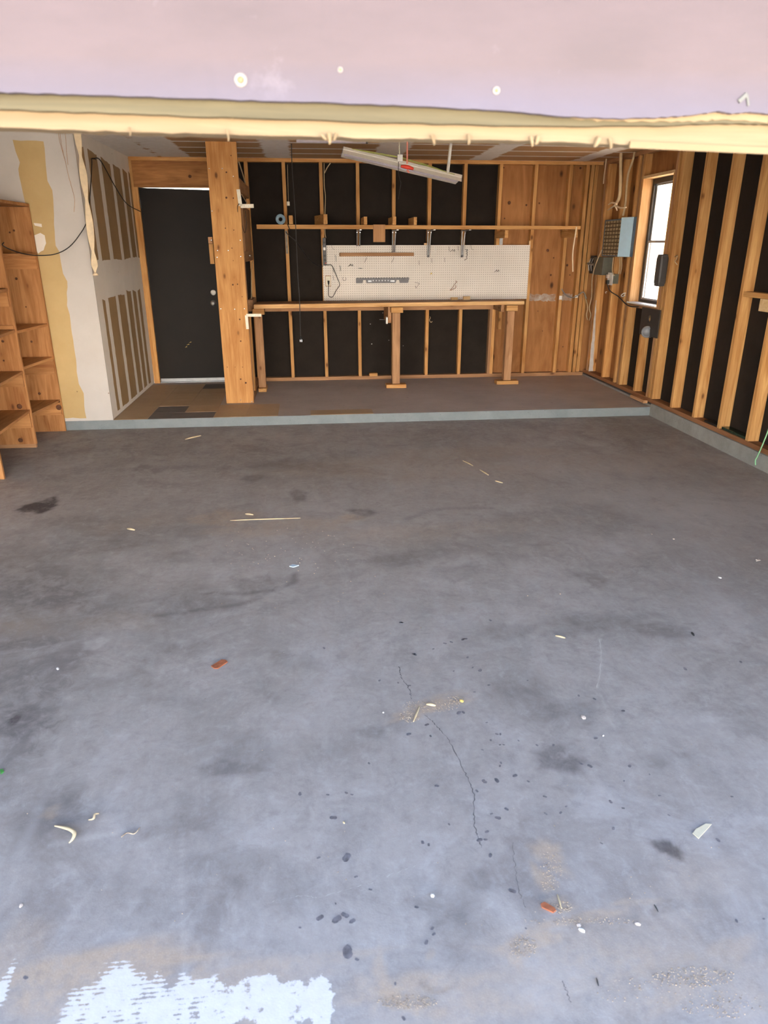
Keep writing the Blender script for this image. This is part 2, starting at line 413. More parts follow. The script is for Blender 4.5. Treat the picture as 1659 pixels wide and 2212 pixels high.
# ================================================================== SETTING
O = (0, 0, 0)
def setting(name, label, cat): return thing(name, O, label, cat, None, 'structure')
ground = tag(MB().box(-40, 40, -40, 40, -.25, -.12).build('ground', M['soil'], origin=O), 'dry bare ground around the garage', 'ground', None, 'structure')
drive = tag(MB().box(-5, 6, -16, .72, -.12, -.006).build('driveway', M['drive'], origin=O), 'pale concrete driveway outside the garage opening', 'driveway', None, 'structure')

nb = tag(MB().box(-26, 26, -25, -19, -.12, 5.4).build('bounce_building', M['stucco2'], origin=O), 'long unseen tan stucco building, added across the street to bounce warm sunlight into the garage', 'building', None, 'structure')  # unseen building, added to reflect warm sunlight deep into the garage
# ---- floor with wear masks
def build_floor():
    xs = np.concatenate([np.arange(-3.0, -1.4, .02), np.arange(-1.4, 1.8, .0085), np.arange(1.8, 3.43, .016)])
    ys = [.72]
    while ys[-1] < S+.02: ys.append(ys[-1]+.007+.0034*(ys[-1]-.7))
    ys = np.array(ys); X, Y = np.meshgrid(xs, ys); nx, ny = len(xs), len(ys)
    dk = np.zeros_like(X); du = np.zeros_like(X); wh = np.zeros_like(X); pl = np.zeros_like(X)
    def blob(arr, px, py, rx, ry, s, ang=0, soft=1.):
        c = oZ(0, px, py); ex = oZ(0, px+rx, py); ey = oZ(0, px, py-ry)
        a = abs(ex.x-c.x); b = abs(ey.y-c.y); t = math.radians(ang)
        R_ = 2.2*max(a, b); i0, i1 = np.searchsorted(ys, (c.y-R_, c.y+R_)); j0, j1 = np.searchsorted(xs, (c.x-R_, c.x+R_))
        dx, dy = X[i0:i1, j0:j1]-c.x, Y[i0:i1, j0:j1]-c.y
        u = (dx*math.cos(t)+dy*math.sin(t))/a; v = (-dx*math.sin(t)+dy*math.cos(t))/b
        th = np.arctan2(v, u); p1, p2, p3 = [random.random()*6.28 for _ in range(3)]
        r = np.sqrt(u*u+v*v)*(1+.16*np.sin(2*th+p1)+.13*np.sin(3*th+p2)+.09*np.sin(5*th+p3)+.07*np.sin(9*th+p1*2)); sub = arr[i0:i1, j0:j1]
        np.maximum(sub, s*np.clip((1.25-r)/(.55*soft), 0, 1)**1.2, out=sub)
    for q in [(85,1094,38,11,1.0,0,.5),(645,1070,20,13,.5),(785,1107,30,8,.6),(772,1118,14,5,.4),(310,1010,22,6,.45),(345,1013,24,7,.3),(548,1032,24,9,.4),
              (110,1270,120,42,.30),(210,1240,60,20,.25),(430,1200,80,20,.22),(555,1262,50,24,.42),(420,1290,80,26,.25),(860,1210,70,18,.42),(930,1195,60,14,.35),
              (1000,1165,150,30,.25),(990,1235,60,16,.28),(1210,1125,190,36,.26),(1060,1180,90,22,.25),(1280,1250,36,14,.4),(1270,1345,110,26,.35),(1420,1360,60,20,.42),
              (1100,1365,60,20,.3),(480,1660,52,20,.42),(545,1663,24,12,.35),(370,1785,60,28,.34),(480,1865,100,34,.30),(560,1850,50,20,.3),(1205,1640,56,28,.66),
              (1235,1700,40,16,.25),(1442,1832,30,20,.85,-30),(1440,1960,36,14,.4),(805,1582,30,16,.42),(860,1560,30,20,.2),(1030,1900,34,24,.38),(960,1960,70,30,.28),
              (1120,1475,80,30,.28),(1240,1540,80,30,.3),(1430,1640,50,20,.25),(90,1460,110,50,.26),(60,1560,70,40,.3),(140,1760,50,50,.30,30),(60,1640,40,40,.22),
              (290,1470,60,20,.2),(640,1430,50,18,.2),(600,1490,60,24,.18),(500,1600,80,30,.15),(31,1555,13,8,.9,0,.6),(605,1417,26,10,.4),(1390,1210,120,20,.12),
              (700,1012,70,10,.25),(610,1003,60,10,.25),(180,1130,90,16,.25),(230,1180,80,14,.2),(980,940,120,14,.15),(200,960,120,14,.2),(60,1390,60,14,.3),
              (400,1400,60,14,.28),(735,1980,22,8,.2),(400,1010,40,5,.2),(760,1240,40,8,.2),(330,1150,120,14,.18),(1300,1140,90,16,.18),(560,1140,40,6,.15)]:
        blob(dk, *q)
    def arc(arr, pts, w, s):
        P = [oZ(0, *p) for p in pts]; P = spline(P, 10)
        for p in P[::1]:
            R_ = 1.4*w; i0, i1 = np.searchsorted(ys, (p.y-R_, p.y+R_)); j0, j1 = np.searchsorted(xs, (p.x-R_, p.x+R_)); sub = arr[i0:i1, j0:j1]
            r = np.sqrt((X[i0:i1, j0:j1]-p.x)**2+((Y[i0:i1, j0:j1]-p.y))**2)/w
            np.maximum(sub, s*np.clip(1.3-r, 0, 1), out=sub)
    arc(dk, [(638,1240),(632,1258),(600,1272),(560,1278),(520,1282),(440,1282)], .028, .55)
    arc(dk, [(600,1268),(560,1290),(520,1305),(440,1316),(340,1330)], .025, .45)
    arc(dk, [(960,1240),(990,1232),(1005,1243),(985,1256),(960,1248)], .014, .3)
    arc(dk, [(908,2122),(930,2138),(950,2143),(985,2128)], .008, .5)
    arc(dk, [(880,1120),(950,1100),(1060,1098)], .03, .3)
    # sandy dust
    for q in [(620,1140,170,16,.45),(470,1120,70,14,.6),(760,1118,26,8,.7),(500,1115,60,14,.5),(930,1525,70,16,.95,12),(885,1545,26,14,.9),(975,1505,40,14,.6,10),
              (1190,1850,30,40,.75),(1175,1900,22,30,.8),(1205,1955,40,18,.75),(1250,1985,110,14,.7,6),(1380,1950,60,10,.6),(1130,2040,50,30,.85),(1180,2025,40,16,.8),(1115,2075,16,18,.8),
              (1045,2045,20,12,.5),(880,2165,70,20,1.0,-14),(840,2140,40,16,1.0,-20),(940,2190,40,12,.6),(1500,2120,140,30,.6,14),(1420,2100,120,30,.5,14),(1560,2060,100,24,.45,14),
              (1100,2110,120,20,.4),(1400,1990,160,40,.28),(180,2085,170,34,.62),(40,2040,60,60,.4),(60,2150,50,50,.55),(330,2110,30,24,.75),(430,2110,20,30,.7),(480,2080,60,10,.3),
              (700,2070,110,16,.4),(820,2120,20,60,.6),(780,2130,30,26,.5),(930,2060,10,14,.4),(250,1345,100,16,.2),(880,1010,300,24,.32),(1000,980,200,16,.3),(1350,1000,200,20,.18),
              (1350,2090,380,110,.55,0,2),(1050,2170,300,50,.6,0,2),(200,2085,260,36,.85),(150,2130,200,60,.8),(560,2100,200,24,.5),(900,2130,160,30,.6),(1500,1900,160,60,.3,0,2),(900,1150,260,24,.3,0,1.5),(560,2160,120,60,.5),(1560,2150,160,60,.5,0,1.5),(40,1350,120,40,.3,0,2),(300,1130,100,20,.3,0,2),(110,1755,20,12,.5),(240,1340,80,14,.2),(640,2120,60,30,.3),(1620,1200,80,60,.12)]:
        blob(du, *q)
    # pale areas / paint
    for q in [(5,2140,10,70,.9),(270,2175,120,60,1.),(190,2190,60,40,.8),(330,2130,30,16,.9),(250,2150,50,20,.7),(390,2170,30,50,1.),(470,2180,60,50,1.),(430,2140,30,20,.8),
              (560,2150,60,40,1.),(620,2185,70,40,1.),(680,2150,34,34,1.15),(690,2190,26,30,1.1),(640,2130,30,14,.8)]:
        blob(wh, q[0], q[1], q[2], q[3], q[4], 0, .7)
    wh[:] = np.where(Y > 1.27, 0, wh)
    v = np.stack([X, Y, np.zeros_like(X)], -1).reshape(-1, 3)
    idx = np.arange(nx*ny).reshape(ny, nx)
    f = np.stack([idx[:-1, :-1], idx[:-1, 1:], idx[1:, 1:], idx[1:, :-1]], -1).reshape(-1, 4)
    me = bpy.data.meshes.new('floor')
    me.vertices.add(len(v)); me.vertices.foreach_set('co', v.astype(np.float32).ravel())
    me.loops.add(len(f)*4); me.loops.foreach_set('vertex_index', f.astype(np.int32).ravel())
    me.polygons.add(len(f)); me.polygons.foreach_set('loop_start', np.arange(0, len(f)*4, 4, dtype=np.int32))
    me.update(); me.validate()
    at = me.color_attributes.new('wear', 'FLOAT_COLOR', 'POINT')
    for q in [(900,1100,900,190,.22,0,2),(1500,1100,300,110,.6,0,2),(1400,1010,260,50,.4,0,2),(1150,1000,200,60,.3,0,2),(1560,1300,120,80,.35,0,2),(900,1060,260,50,.2,0,2),(1100,1700,120,60,.2,0,2),(700,1560,160,60,.2,0,2),
              (1500,1560,120,40,.3,0,2),(1560,1890,120,50,.2,0,2),(1250,1880,60,60,.25,0,2),(205,1390,26,11,.8,0,.7),(400,1388,18,6,.5,0,.7),(300,1860,160,40,.2,0,2),(700,2000,120,60,.15,0,2),(1050,1330,200,30,.2,0,2)]:
        blob(pl, *q)
    for q in [(60,1350,220,140,.52,0,2),(20,1220,260,90,.3,0,2),(40,1560,160,150,.5,0,2),(250,1500,160,100,.2,0,2),(120,1750,120,100,.28,0,2),(560,1930,240,60,.2,0,2),(330,1130,300,60,.25,0,2),(640,1000,260,50,.22,0,2),(420,1330,200,60,.25,0,2),(930,1950,140,80,.25,0,2),(1150,1950,60,60,.15,0,2),
              (1350,1300,160,60,.22,0,2),(1150,1540,120,50,.2,0,2),(520,1640,140,50,.2,0,2),(1000,2010,100,80,.2,0,2)]:
        dk[:] = 1-(1-dk)*(1-(lambda a: (blob(a, *q), a)[1])(np.zeros_like(X)))
    arc(pl, [(148,1510),(138,1560),(120,1620),(80,1760),(40,1840)], .02, .3); arc(pl, [(110,1825),(180,1812),(260,1798)], .012, .5); arc(pl, [(610,1480),(580,1520),(550,1550)], .012, .35)
    arc(pl, [(1296,1380),(1298,1430),(1290,1485)], .006, .8); arc(pl, [(1298,1500),(1310,1540),(1330,1580)], .005, .4); arc(pl, [(393,1780),(392,1900),(398,2060),(400,2130)], .010, .4); arc(pl, [(300,1307),(345,1299)], .02, .6)
    c = np.stack([dk, du, wh, pl], -1).reshape(-1).astype(np.float32); at.data.foreach_set('color', c)
    me.materials.append(M['floor'])
    o = bpy.data.objects.new('floor', me); COL.objects.link(o); return o
floor = tag(build_floor(), 'large stained gray concrete garage floor', 'floor', None, 'structure')
# drips, cracks and grit lie on the slab
mb = MB()
def spot(px, py, r):
    c = oZ(0, px, py); n = 12; ph = random.random()*6
    poly = [(c.x+r*(1+.3*math.sin(2*a+ph)+jit(.15))*math.cos(a), c.y+r*(1+.3*math.sin(2*a+ph)+jit(.15))*math.sin(a), 0.0002) for a in [2*math.pi*k/n for k in range(n)]]
    mb.prism(poly, (0, 0, .0005))
for x, y, s in [(866,1345,4),(897,1414,5),(868,1345,4),(1000,1381,5),(961,1390,4),(975,1387,4),(1005,1380,5),(1059,1340,4),(893,1413,5),(1037,1448,6),(1021,1442,3),(884,1481,4),(886,1500,3),
                (1056,1480,4),(1025,1495,3),(922,1566,6),(883,1586,6),(930,1590,4),(991,1540,7),(1001,1539,5),(1051,1561,3),(1073,1586,4),(1081,1586,4),(1060,1599,4),(1080,1609,3),(1088,1609,3),
                (1042,1620,3),(1082,1648,4),(1080,1655,4),(1046,1688,8),(1073,1686,8),(1112,1676,7),(1030,1709,5),(944,1698,6),(1141,1688,4),(1177,1721,5),(1094,1748,6),(1076,1767,8),(1062,1758,4),
                (1052,1797,6),(1036,1815,8),(1049,1814,5),(1059,1848,7),(970,1781,4),(1179,1758,5),(1223,1742,4),(1319,1732,6),(1346,1746,4),(1425,1719,4),(1445,1761,4),(1360,1655,6),(1274,1655,7),
                (1348,1687,3),(1403,1673,3),(1581,1721,4),(1325,1790,6),(1551,1815,7),(1211,1756,5),(926,1825,5),(913,1820,6),(1107,1925,10),(1299,1822,4),(1284,1510,5),(1250,1503,4),(1287,1595,5),
                (1346,1536,5),(708,1717,4),(748,1713,5),(760,1717,4),(648,1715,6),(720,1767,9),(688,1853,5),(749,1852,14),(769,1894,5),(800,1922,5),(725,1952,3),(691,1983,10),(728,1986,14),(745,1977,11),
                (761,1990,9),(751,2057,20),(771,2073,6),(648,2004,4),(797,1649,4),(1136,2006,3),(934,2006,6),(937,2018,6),(921,2036,8),(900,1960,6),(1591,1990,6),(1650,1985,4),(55,2112,7),(936,1402,3),
                (1010,1420,4),(980,1450,3),(860,1475,3),(1120,1600,3),(1160,1610,4),(1195,1610,5),(1255,1650,6),(820,1470,4),(700,1400,4),(872,2200,7),(854,2125,5),(1140,1470,3),(1480,1445,6),(1600,1430,5)]:
    spot(x, y, s/1500*oZ(0, x, y).y*.92)
tag_part = mb.build('oil_drip', M['oil'], floor); tag_part['kind'] = 'stuff'; tag_part['label'] = 'dark round oil drips'
def crackline(pts, w, mat='crack'):
    P = spline([oZ(0, *p) for p in pts], 10); m = MB(); vs = []
    for i, p in enumerate(P):
        q = p+Vector((jit(.003), jit(.002), 0)); ww = w*random.uniform(.2, 1.1); vs.append((q+Vector((-ww, 0, .0004)), q+Vector((ww, 0, .0004))))
    for a, b in zip(vs, vs[1:]): m.bm.faces.new([m.bm.verts.new(k) for k in (a[0], a[1], b[1], b[0])])
    o = m.build('crack', M[mat], floor); return o
crackline([(862,1440),(868,1465),(885,1490),(888,1510)], .0025)
crackline([(918,1545),(940,1565),(970,1600),(1000,1660),(1022,1710),(1024,1770),(1030,1805),(1040,1830)], .0018)
crackline([(1107,1820),(1112,1870),(1120,1920),(1135,1960)], .0010)
crackline([(1215,2120),(1225,2145),(1232,2165)], .0012)
m_ = plain('pale_crack_filler', (.5, .48, .46), .9); M['palecrack'] = m_
for pts in ([(210,1955),(340,1946),(455,1935)], [(580,1950),(650,1935),(690,1938),(760,1918),(830,1902)], [(1296,1380),(1298,1430),(1290,1485)], [(830,1896),(900,1870),(950,1862)], [(560,1415),(600,1412),(620,1408)]):
    o = crackline(pts, .0014, 'palecrack'); o['label'] = 'pale hairline crack'
mb = MB()
def grit(px, py, rx, ry, n, s=.0018):
    for _ in range(n):
        a, r = random.random()*6.283, random.random()**.6
        c = oZ(0, px+rx*r*math.cos(a), py+ry*r*math.sin(a)); mb.pebble((c.x, c.y, .0006), random.uniform(.4, 1)*s, .6)
grit(930,1525,60,14,220,.0022); grit(885,1548,24,12,120,.0024); grit(985,1512,20,10,60,.0028); grit(1190,1880,24,50,160); grit(1210,1960,26,14,90,.0022)
grit(1250,1990,120,10,120); grit(1130,2045,30,26,200,.0017); grit(880,2165,66,16,300,.0015); grit(1500,2110,90,22,260,.0022); grit(1560,2170,90,30,140,.002)
grit(1400,2140,120,30,80); grit(620,1190,160,50,60,.004); grit(830,1200,600,200,70,.004); grit(830,1750,800,300,90,.002)
o = mb.build('sand_grit', M['sand'], floor); o['kind'] = 'stuff'; o['label'] = 'loose tan sand and grit'
mb = MB()
for px, py in [(1260,1551),(934,1936),(125,1446),(1303,1590)]: pass

# ---- step slab, curb
fs = setting('floor_step', 'raised gray-brown concrete step along the back wall', 'step')
MB().box(-2.95, 3.55, S, D+.15, -.1, ZS-.0006).build('slab', M['slab_top'], fs)
MB().box(-2.95, XR, S-.004, S+.001, -.02, ZS, 0).build('riser', M['riser'], fs)
tiles = []
rows = [6.655, 6.915, 7.215, 7.515, 7.82, 8.125, 8.43]
cols = [-1.864, -1.555, -1.25, -.945, -.64, -.335, -.025, .28, .585]
for i in range(6):
    for j in range(8):
        if j > 2 and i > 1: continue
        if (i == 0 and j in (1, 2)) or (i == 1 and j == 1) or j == 5 or (i == 1 and j > 4) or (i == 5 and j == 2): continue
        if i == 0 and j >= 6: y1 = rows[1]-.05
        else: y1 = rows[i+1]
        MB().box(cols[j]+.001, cols[j+1]-.001, rows[i]+.001, y1-.001, ZS-.001, ZS+.0018).build('floor_tile', M['tile'], fs)
M['adh'] = conc('dark_adhesive_residue', (.13, .115, .105), (.20, .175, .16), 5)
for x0_, x1_, y0_, y1_ in ((-1.553, -.947, 6.658, 6.912), (-1.553, -1.252, 6.918, 7.21), (-1.248, -.96, 8.13, 8.43)):
    MB().box(x0_, x1_, y0_, y1_, ZS-.001, ZS+.0004).build('bare_patch', M['adh'], fs)
curb = tag(MB().box(XR, 3.62, .9, S-.004, -.1, .122, .004).build('trim_1', M['curb'], origin=O), 'low gray concrete curb under the right wall', 'curb', None, 'structure')
curb2 = tag(MB().box(XR+.012, 3.62, S-.004, D+.1, -.1, .104, .003).build('trim_2', M['curb'], origin=O), 'low curb beside the raised step', 'curb', None, 'structure')

# ---- ceiling, roof
ceil = setting('ceiling', 'taped unpainted drywall ceiling', 'ceiling')
MB().box(-3.0, 3.62, 1.4, D+.2, ZT, ZT+.013).build('drywall', M['ceiling'], ceil)
MB().box(-4.2, 4.3, .2, D+1.0, 2.72, 2.95).build('roof_deck', M['roof'], ceil)  # unseen roof, placed so its eave shades the ground before the opening
# ---- back wall
SP = .4064; X0 = -.241
wb = setting('wall_back', 'back wall of open studs over black felt and plywood', 'wall')
MB().box(-.95, 2.215, D+.09, D+.10, ZS-.05, ZT).build('felt_sheathing', M['felt'], wb)
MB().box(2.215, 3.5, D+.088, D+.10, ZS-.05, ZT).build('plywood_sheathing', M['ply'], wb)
MB().box(-3.0, -1.88, D+.09, D+.10, -.1, ZT).box(-3.0, 3.6, D+.10, D+.14, 2.26, 2.75).box(-.95, 3.6, D+.105, D+.14, -.1, 2.3).build('outer_sheathing', M['stucco'], wb)
MB().box(-1.86, 3.47, D, D+.089, ZT-.038, ZT-.001, .002).build('top_plate', M['studX'], wb)
MB().box(-.98, 3.40, D, D+.089, ZS-.001, ZS+.040, .003).build('sole_plate', M['oldX'], wb)
for k in range(-1, 9):
    x = X0+k*SP; m = M['studZ']
    MB().box(x, x+.038, D+.001, D+.089, ZS+.040, ZT-.038, .002).build('stud', m, wb)
for x in (3.205, 3.262, 3.32): MB().box(x, x+.040, D+.001+(.03 if x > 3.3 else 0), D+.089, ZS+.040, ZT-.038, .002).build('stud', M['studZ'], wb)
MB().box(2.166, 2.200, D+.004, D+.089, ZS+.04, .98, .002).build('stud', M['oldZ'], wb)
MB().box(2.282, 2.318, D+.004, D+.06, .66, .99, .002).build('blocking', M['studZ'], wb)
MB().box(2.42, 2.47, D+.07, D+.088, ZS+.04, .99).build('painted_strip', M['whiteZ'], wb)
MB().box(-1.835, -.98, D+.002, D+.085, 2.208, ZT-.038, .003).build('header', M['header'], wb)
c = oY(D+.001, 410, 381); MB().lathe([(.016, 0), (.012, .001), (.001, .0015)], c, (0, -1, 0), 14).build('knot', M['knot'], wb)
MB().box(-1.862, -1.797, D+.001, D+.089, ZS, 2.21, .003).build('door_jamb', M['studZ'], wb)
MB().box(-.985, -.945, D+.001, D+.089, ZS, 2.21, .003).build('door_jamb', M['studZ'], wb)
MB().box(-1.862, -1.835, D+.001, D+.089, 2.21, ZT-.038, .003).build('stud', M['studZ'], wb)
for px, py, rr in [(1100,438,.026),(1137,443,.016),(1265,438,.03),(1183,541,.024),(1196,557,.012),(1225,573,.02),(1190,594,.016),(1231,594,.012),(1254,363,.018),(1165,439,.014),(1088,362,.012),(1162,672,.008),(1216,749,.010),(1172,715,.008),(1090,472,.012),(1205,799,.01)]:
    c = oY(D+.0875, px, py); rr *= .72; MB().lathe([(rr, -.0005), (rr*.8, .0008), (.001, .001)], c, (0, -1, 0), 12).build('knot', M['knot'], wb)
def sprayband(x0, x1):
    return decal('paint_overspray', [(x0, D+.0878, .985), (x1, D+.0878, .98), (x1, D+.0878, 1.055), (x0, D+.0878, 1.06)], (0, -1, 0), M['spray'], wb, .0006, .02, .012)
mm = NT('thin_gray_paint_overspray'); vv = mm.obj()
mm.col(mm.mix(mm.ramp(mm.noise(vv, 8, 6, .7), .35, .65), (.30, .17, .09), (.50, .47, .43))); mm.rough(.8); M['spray'] = mm.m
sprayband(2.655, 2.99); sprayband(3.06, 3.20)
MB().box(X0+8*SP+.0, X0+8*SP+.038, D-.0006, D+.001, 1.0, 1.045).box(3.205, 3.245, D-.0006, D+.001, 1.02, 1.05).build('paint_mark', M['white'], wb)
mb = MB()
for x, y in [(827,676),(803,743),(871,747),(840,735),(800,700)]:
    p = oY(D+.089, x, y); mb.pebble(p, .006 if (x, y) != (803,743) else .012)
o = mb.build('felt_hole', M['white'], wb); o['label'] = 'pale nicks in the black felt'
# ---- right wall 
wr = setting('wall_right', 'right wall of open studs over black felt and plywood', 'wall')
XF = XR+.108
MB().box(XF, XF+.012, 1.2, 6.80, .1, ZT).box(XF, XF+.012, 6.80, 7.50, .1, 1.0).build('felt_sheathing', M['felt'], wr)
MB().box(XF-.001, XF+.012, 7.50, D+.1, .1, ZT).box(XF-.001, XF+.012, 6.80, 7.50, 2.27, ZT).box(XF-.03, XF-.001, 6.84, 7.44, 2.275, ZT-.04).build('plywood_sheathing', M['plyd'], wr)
MB().box(XF+.013, XF+.05, 1.2, 6.82, -.1, 2.75).box(XF+.013, XF+.05, 7.46, D+.14, -.1, 2.75).box(XF+.013, XF+.05, 6.82, 7.46, -.1, 1.04).box(XF+.013, XF+.05, 6.82, 7.46, 2.23, 2.75).build('outer_sheathing', M['stucco'], wr)
MB().box(XR+.018, XF, 1.2, D, .120, .160, .003).build('sole_plate', wood('redwood_sill', (.36, .17, .08), (.20, .085, .035), 'Y', knots=False), wr)
MB().box(XR+.018, XF, 1.2, D, ZT-.04, ZT-.001, .002).build('top_plate', M['oldY'], wr)
ys_ = [5.024-.411*k for k in range(1, 8)][::-1]+[5.024, 5.435, 5.849, 6.262, 6.672]
for y in ys_: MB().box(XR+.018, XF, y, y+.040, .160, ZT-.04, .002).build('stud', M['studZ'], wr)
MB().box(XR+.018, XF, 6.735, 6.772, .16, ZT-.04, .002).build('stud', M['studZ'], wr)
MB().box(XR+.018, XF, 6.777, 6.815, .16, ZT-.04, .002).build('stud', M['oldZ'], wr)
MB().box(XR+.022, XF, 7.085, 7.125, .16, 1.0, .002).build('stud', M['studZ'], wr)
for y, m in ((7.462, 'stud'), (7.505, 'old'), (7.60, 'stud'), (7.947, 'stud'), (8.375, 'stud'), (8.43, 'old')):
    MB().box(XR+.018, XF, y, y+.040, .16, ZT-.04, .002).build('stud', M[m+'Z'], wr)
decal('paint_streak', [(XR+.020, 8.3748, .162), (XR+.075, 8.3748, .162), (XR+.055, 8.3748, .6), (XR+.03, 8.3748, 1.0), (XR+.020, 8.3748, 1.0)], (0, -1, 0), M['palecrack'], wr, .0006, .04, .004)
MB().box(XR+.02, XF, 6.815, 7.462, 1.0, 1.038, .003).build('sill_plate', M['oldY'], wr)
# ---- window
w1 = setting('window_1', 'narrow single-hung aluminum window in the right wall', 'window')
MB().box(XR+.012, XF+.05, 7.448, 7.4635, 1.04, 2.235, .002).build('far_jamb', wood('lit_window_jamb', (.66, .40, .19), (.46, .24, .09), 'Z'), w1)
MB().box(XR+.012, XF+.05, 6.816, 6.826, 1.04, 2.235, .002).build('near_jamb', M['studZ'], w1)
MB().box(XR+.012, XF+.05, 6.82, 7.46, 2.235, 2.262, .002).build('head_jamb', M['pale'], w1)
MB().box(XR-.01, XF+.05, 6.82, 7.46, 1.038, 1.052, .003).build('window_sill', M['white'], w1)
xg = XF+.005
mb = MB()
for a in ((7.405, 7.448, 1.052, 2.235), (6.826, 6.85, 1.052, 2.235), (6.85, 7.405, 2.185, 2.235), (6.85, 7.405, 1.052, 1.08)): mb.box(xg, xg+.045, *a, .003)
mb.build('window_frame', M['dkmetal'], w1)
for nm, z0, z1 in (('upper_sash', 1.635, 2.19), ('lower_sash', 1.075, 1.655)):
    xo = xg+(.022 if nm[0] == 'u' else .004)
    mb = MB()
    for a in ((7.375, 7.405, z0, z1), (6.85, 6.872, z0, z1), (6.872, 7.375, z0, z0+.022), (6.872, 7.375, z1-.022, z1)): mb.box(xo, xo+.016, *a, .002)
    s_ = mb.build(nm, M['alum'], w1)
    MB().box(xo+.006, xo+.009, 6.872, 7.375, z0+.022, z1-.022).build('pane', M['glass'], s_)
# ---- left partition (closet corner) and far left wall
wl = setting('wall_left', 'off-white drywall partition corner left of the back door', 'wall')
MB().box(-3.0, XL, S, S+.013, ZS, ZT).build('front_drywall', M['white_wall'], wl)
MB().box(XL-.013, XL, S+.013, D+.01, ZS+.006, ZT).build('side_drywall', M['mud'], wl)
def fp(px, py): return oY(S, px, py)
L = [(28,303),(35,328),(43,350),(40,365),(45,395),(53,430),(55,443)]; R = [(94,305),(98,350),(103,390),(112,410),(116,450),(118,500),(120,530),(128,545),(135,590),(145,607),(145,660),(150,680),(155,720),(162,760),(165,790),(170,830),(180,850),(184,890),(186,903)]
decal('bare_paper_stripe', [fp(*p) for p in L]+[fp(55, 500), fp(65, 560), fp(75, 620), fp(100, 760), fp(130, 903)]+[fp(*p) for p in R[::-1]], (0, -1, 0), M['tan_paper'], wl, .0006, .05, .004)
for P in ([(72,510),(88,503),(97,508),(99,525),(95,540),(82,548),(74,530)], [(72,482),(90,484),(90,490),(76,488)]):
    decal('filler_patch', [(q.x, S-.0006, q.z) for q in [fp(*p) for p in P]], (0, -1, 0), M['mud'], wl, .0006, .03, .003)
def sx(px, py): return oX(XL, px, py).y
ups = [(184, 191, 400), (199, 217, 400), (225, 243, 400), (249, 263, 400), (268, 277, 400), (280, 285, 400)]
for a, b, yy in ups:
    y0, y1 = sx(a, yy), sx(b, yy)
    decal('bare_paper_strip', [(XL, y0, 1.49+jit(.01)), (XL, y1, 1.49+jit(.01)), (XL, y1, 2.385-.03*(y1-6.9)+jit(.02)), (XL, y0, 2.385-.03*(y0-6.9)+jit(.02))], (1, 0, 0), M['brown_paper'], wl, .0006, .05, .005)
for a, b, zb in [(228, 234, .35), (241, 257, .22), (263, 277, .2), (282, 291, .2), (295, 302, .2), (306, 311, .25)]:
    y0, y1 = sx(a, 700), sx(b, 700)
    decal('bare_paper_strip', [(XL, y0, .13), (XL, y1, .13), (XL, y1, 1.16+jit(.02)), (XL, y0, 1.17+jit(.02))], (1, 0, 0), M['brown_paper'], wl, .0006, .05, .005)
wfl = tag(MB().box(-3.013, -3.0, 1.2, D, -.05, ZT+.1).build('wall_far_left', M['white_wall'], origin=O), 'white side wall behind the wooden shelving', 'wall', None, 'structure')
MB().box(-3.1, -3.02, 1.2, D+.1, -.1, 2.72).build('outer_sheathing', M['stucco'], wfl)
wf = tag(MB().box(-3.1, -2.55, 1.16, 1.3, -.1, 2.72).box(2.85, 3.62, 1.16, 1.3, -.1, 2.72).box(-2.55, 2.85, 1.16, 1.3, 2.2, 2.72).build('wall_front', M['stucco'], origin=O), 'front wall around the garage opening', 'wall', None, 'structure')

# ---- door_1 (dark back door)
d1 = setting('door_1', 'plain dark brown-black entry door in the back wall', 'door')
def hexdoor(x0, x1, y0, y1, z0, zl, zr): return [(x0, y0, z0), (x1, y0, z0), (x1, y1, z0), (x0, y1, z0), (x0, y0, zl), (x1, y0, zr), (x1, y1, zr), (x0, y1, zl)]
MB().hexa(hexdoor(-1.797, -.985, D+.045, D+.089, .115, 2.2065, 2.186), .002).build('door_leaf', M['door'], d1)
MB().box(-1.79, -.985, D+.036, D+.045, .106, .134, .001).build('door_sweep', M['alum'], d1)
MB().box(-1.795, -.985, D+.012, D+.10, ZS, .094, .002).box(-1.795, -.985, D+.05, D+.10, .094, .106, .001).build('threshold', M['alum'], d1)
k = oY(D+.04, 460.5, 632); MB().lathe([(.012, -.004), (.030, -.004), (.030, .006), (.020, .012), (.001, .014)], (k.x, D+.044, k.z), (0, -1, 0)).build('deadbolt', M['white'], d1)
k = oY(D+.04, 461, 655); o = MB().lathe([(.034, 0), (.034, .006), (.018, .010), (.012, .02), (.012, .04), (.026, .05), (.027, .06), (.018, .068), (.001, .07)], (k.x, D+.045, k.z), (0, -1, 0)).build('door_knob', M['steel'], d1)
for zz in (.45, 1.25, 2.0): MB().box(-1.80, -1.79, D+.034, D+.045, zz, zz+.09, .001).build('hinge', M['dkmetal'], d1)
mb = MB()
for x, y, r in [(406,745,.02), (411,740,.016), (402,750,.014)]:
    c = oY(D+.0448, x, y); mb.prism(ragged([(c.x-r, D+.0446, c.z-.004), (c.x+r, D+.0446, c.z+.004), (c.x+r*.5, D+.0446, c.z+.012)], .02, .001), (0, -.0006, 0))
mb.build('paint_scrape', M['tag'], d1)

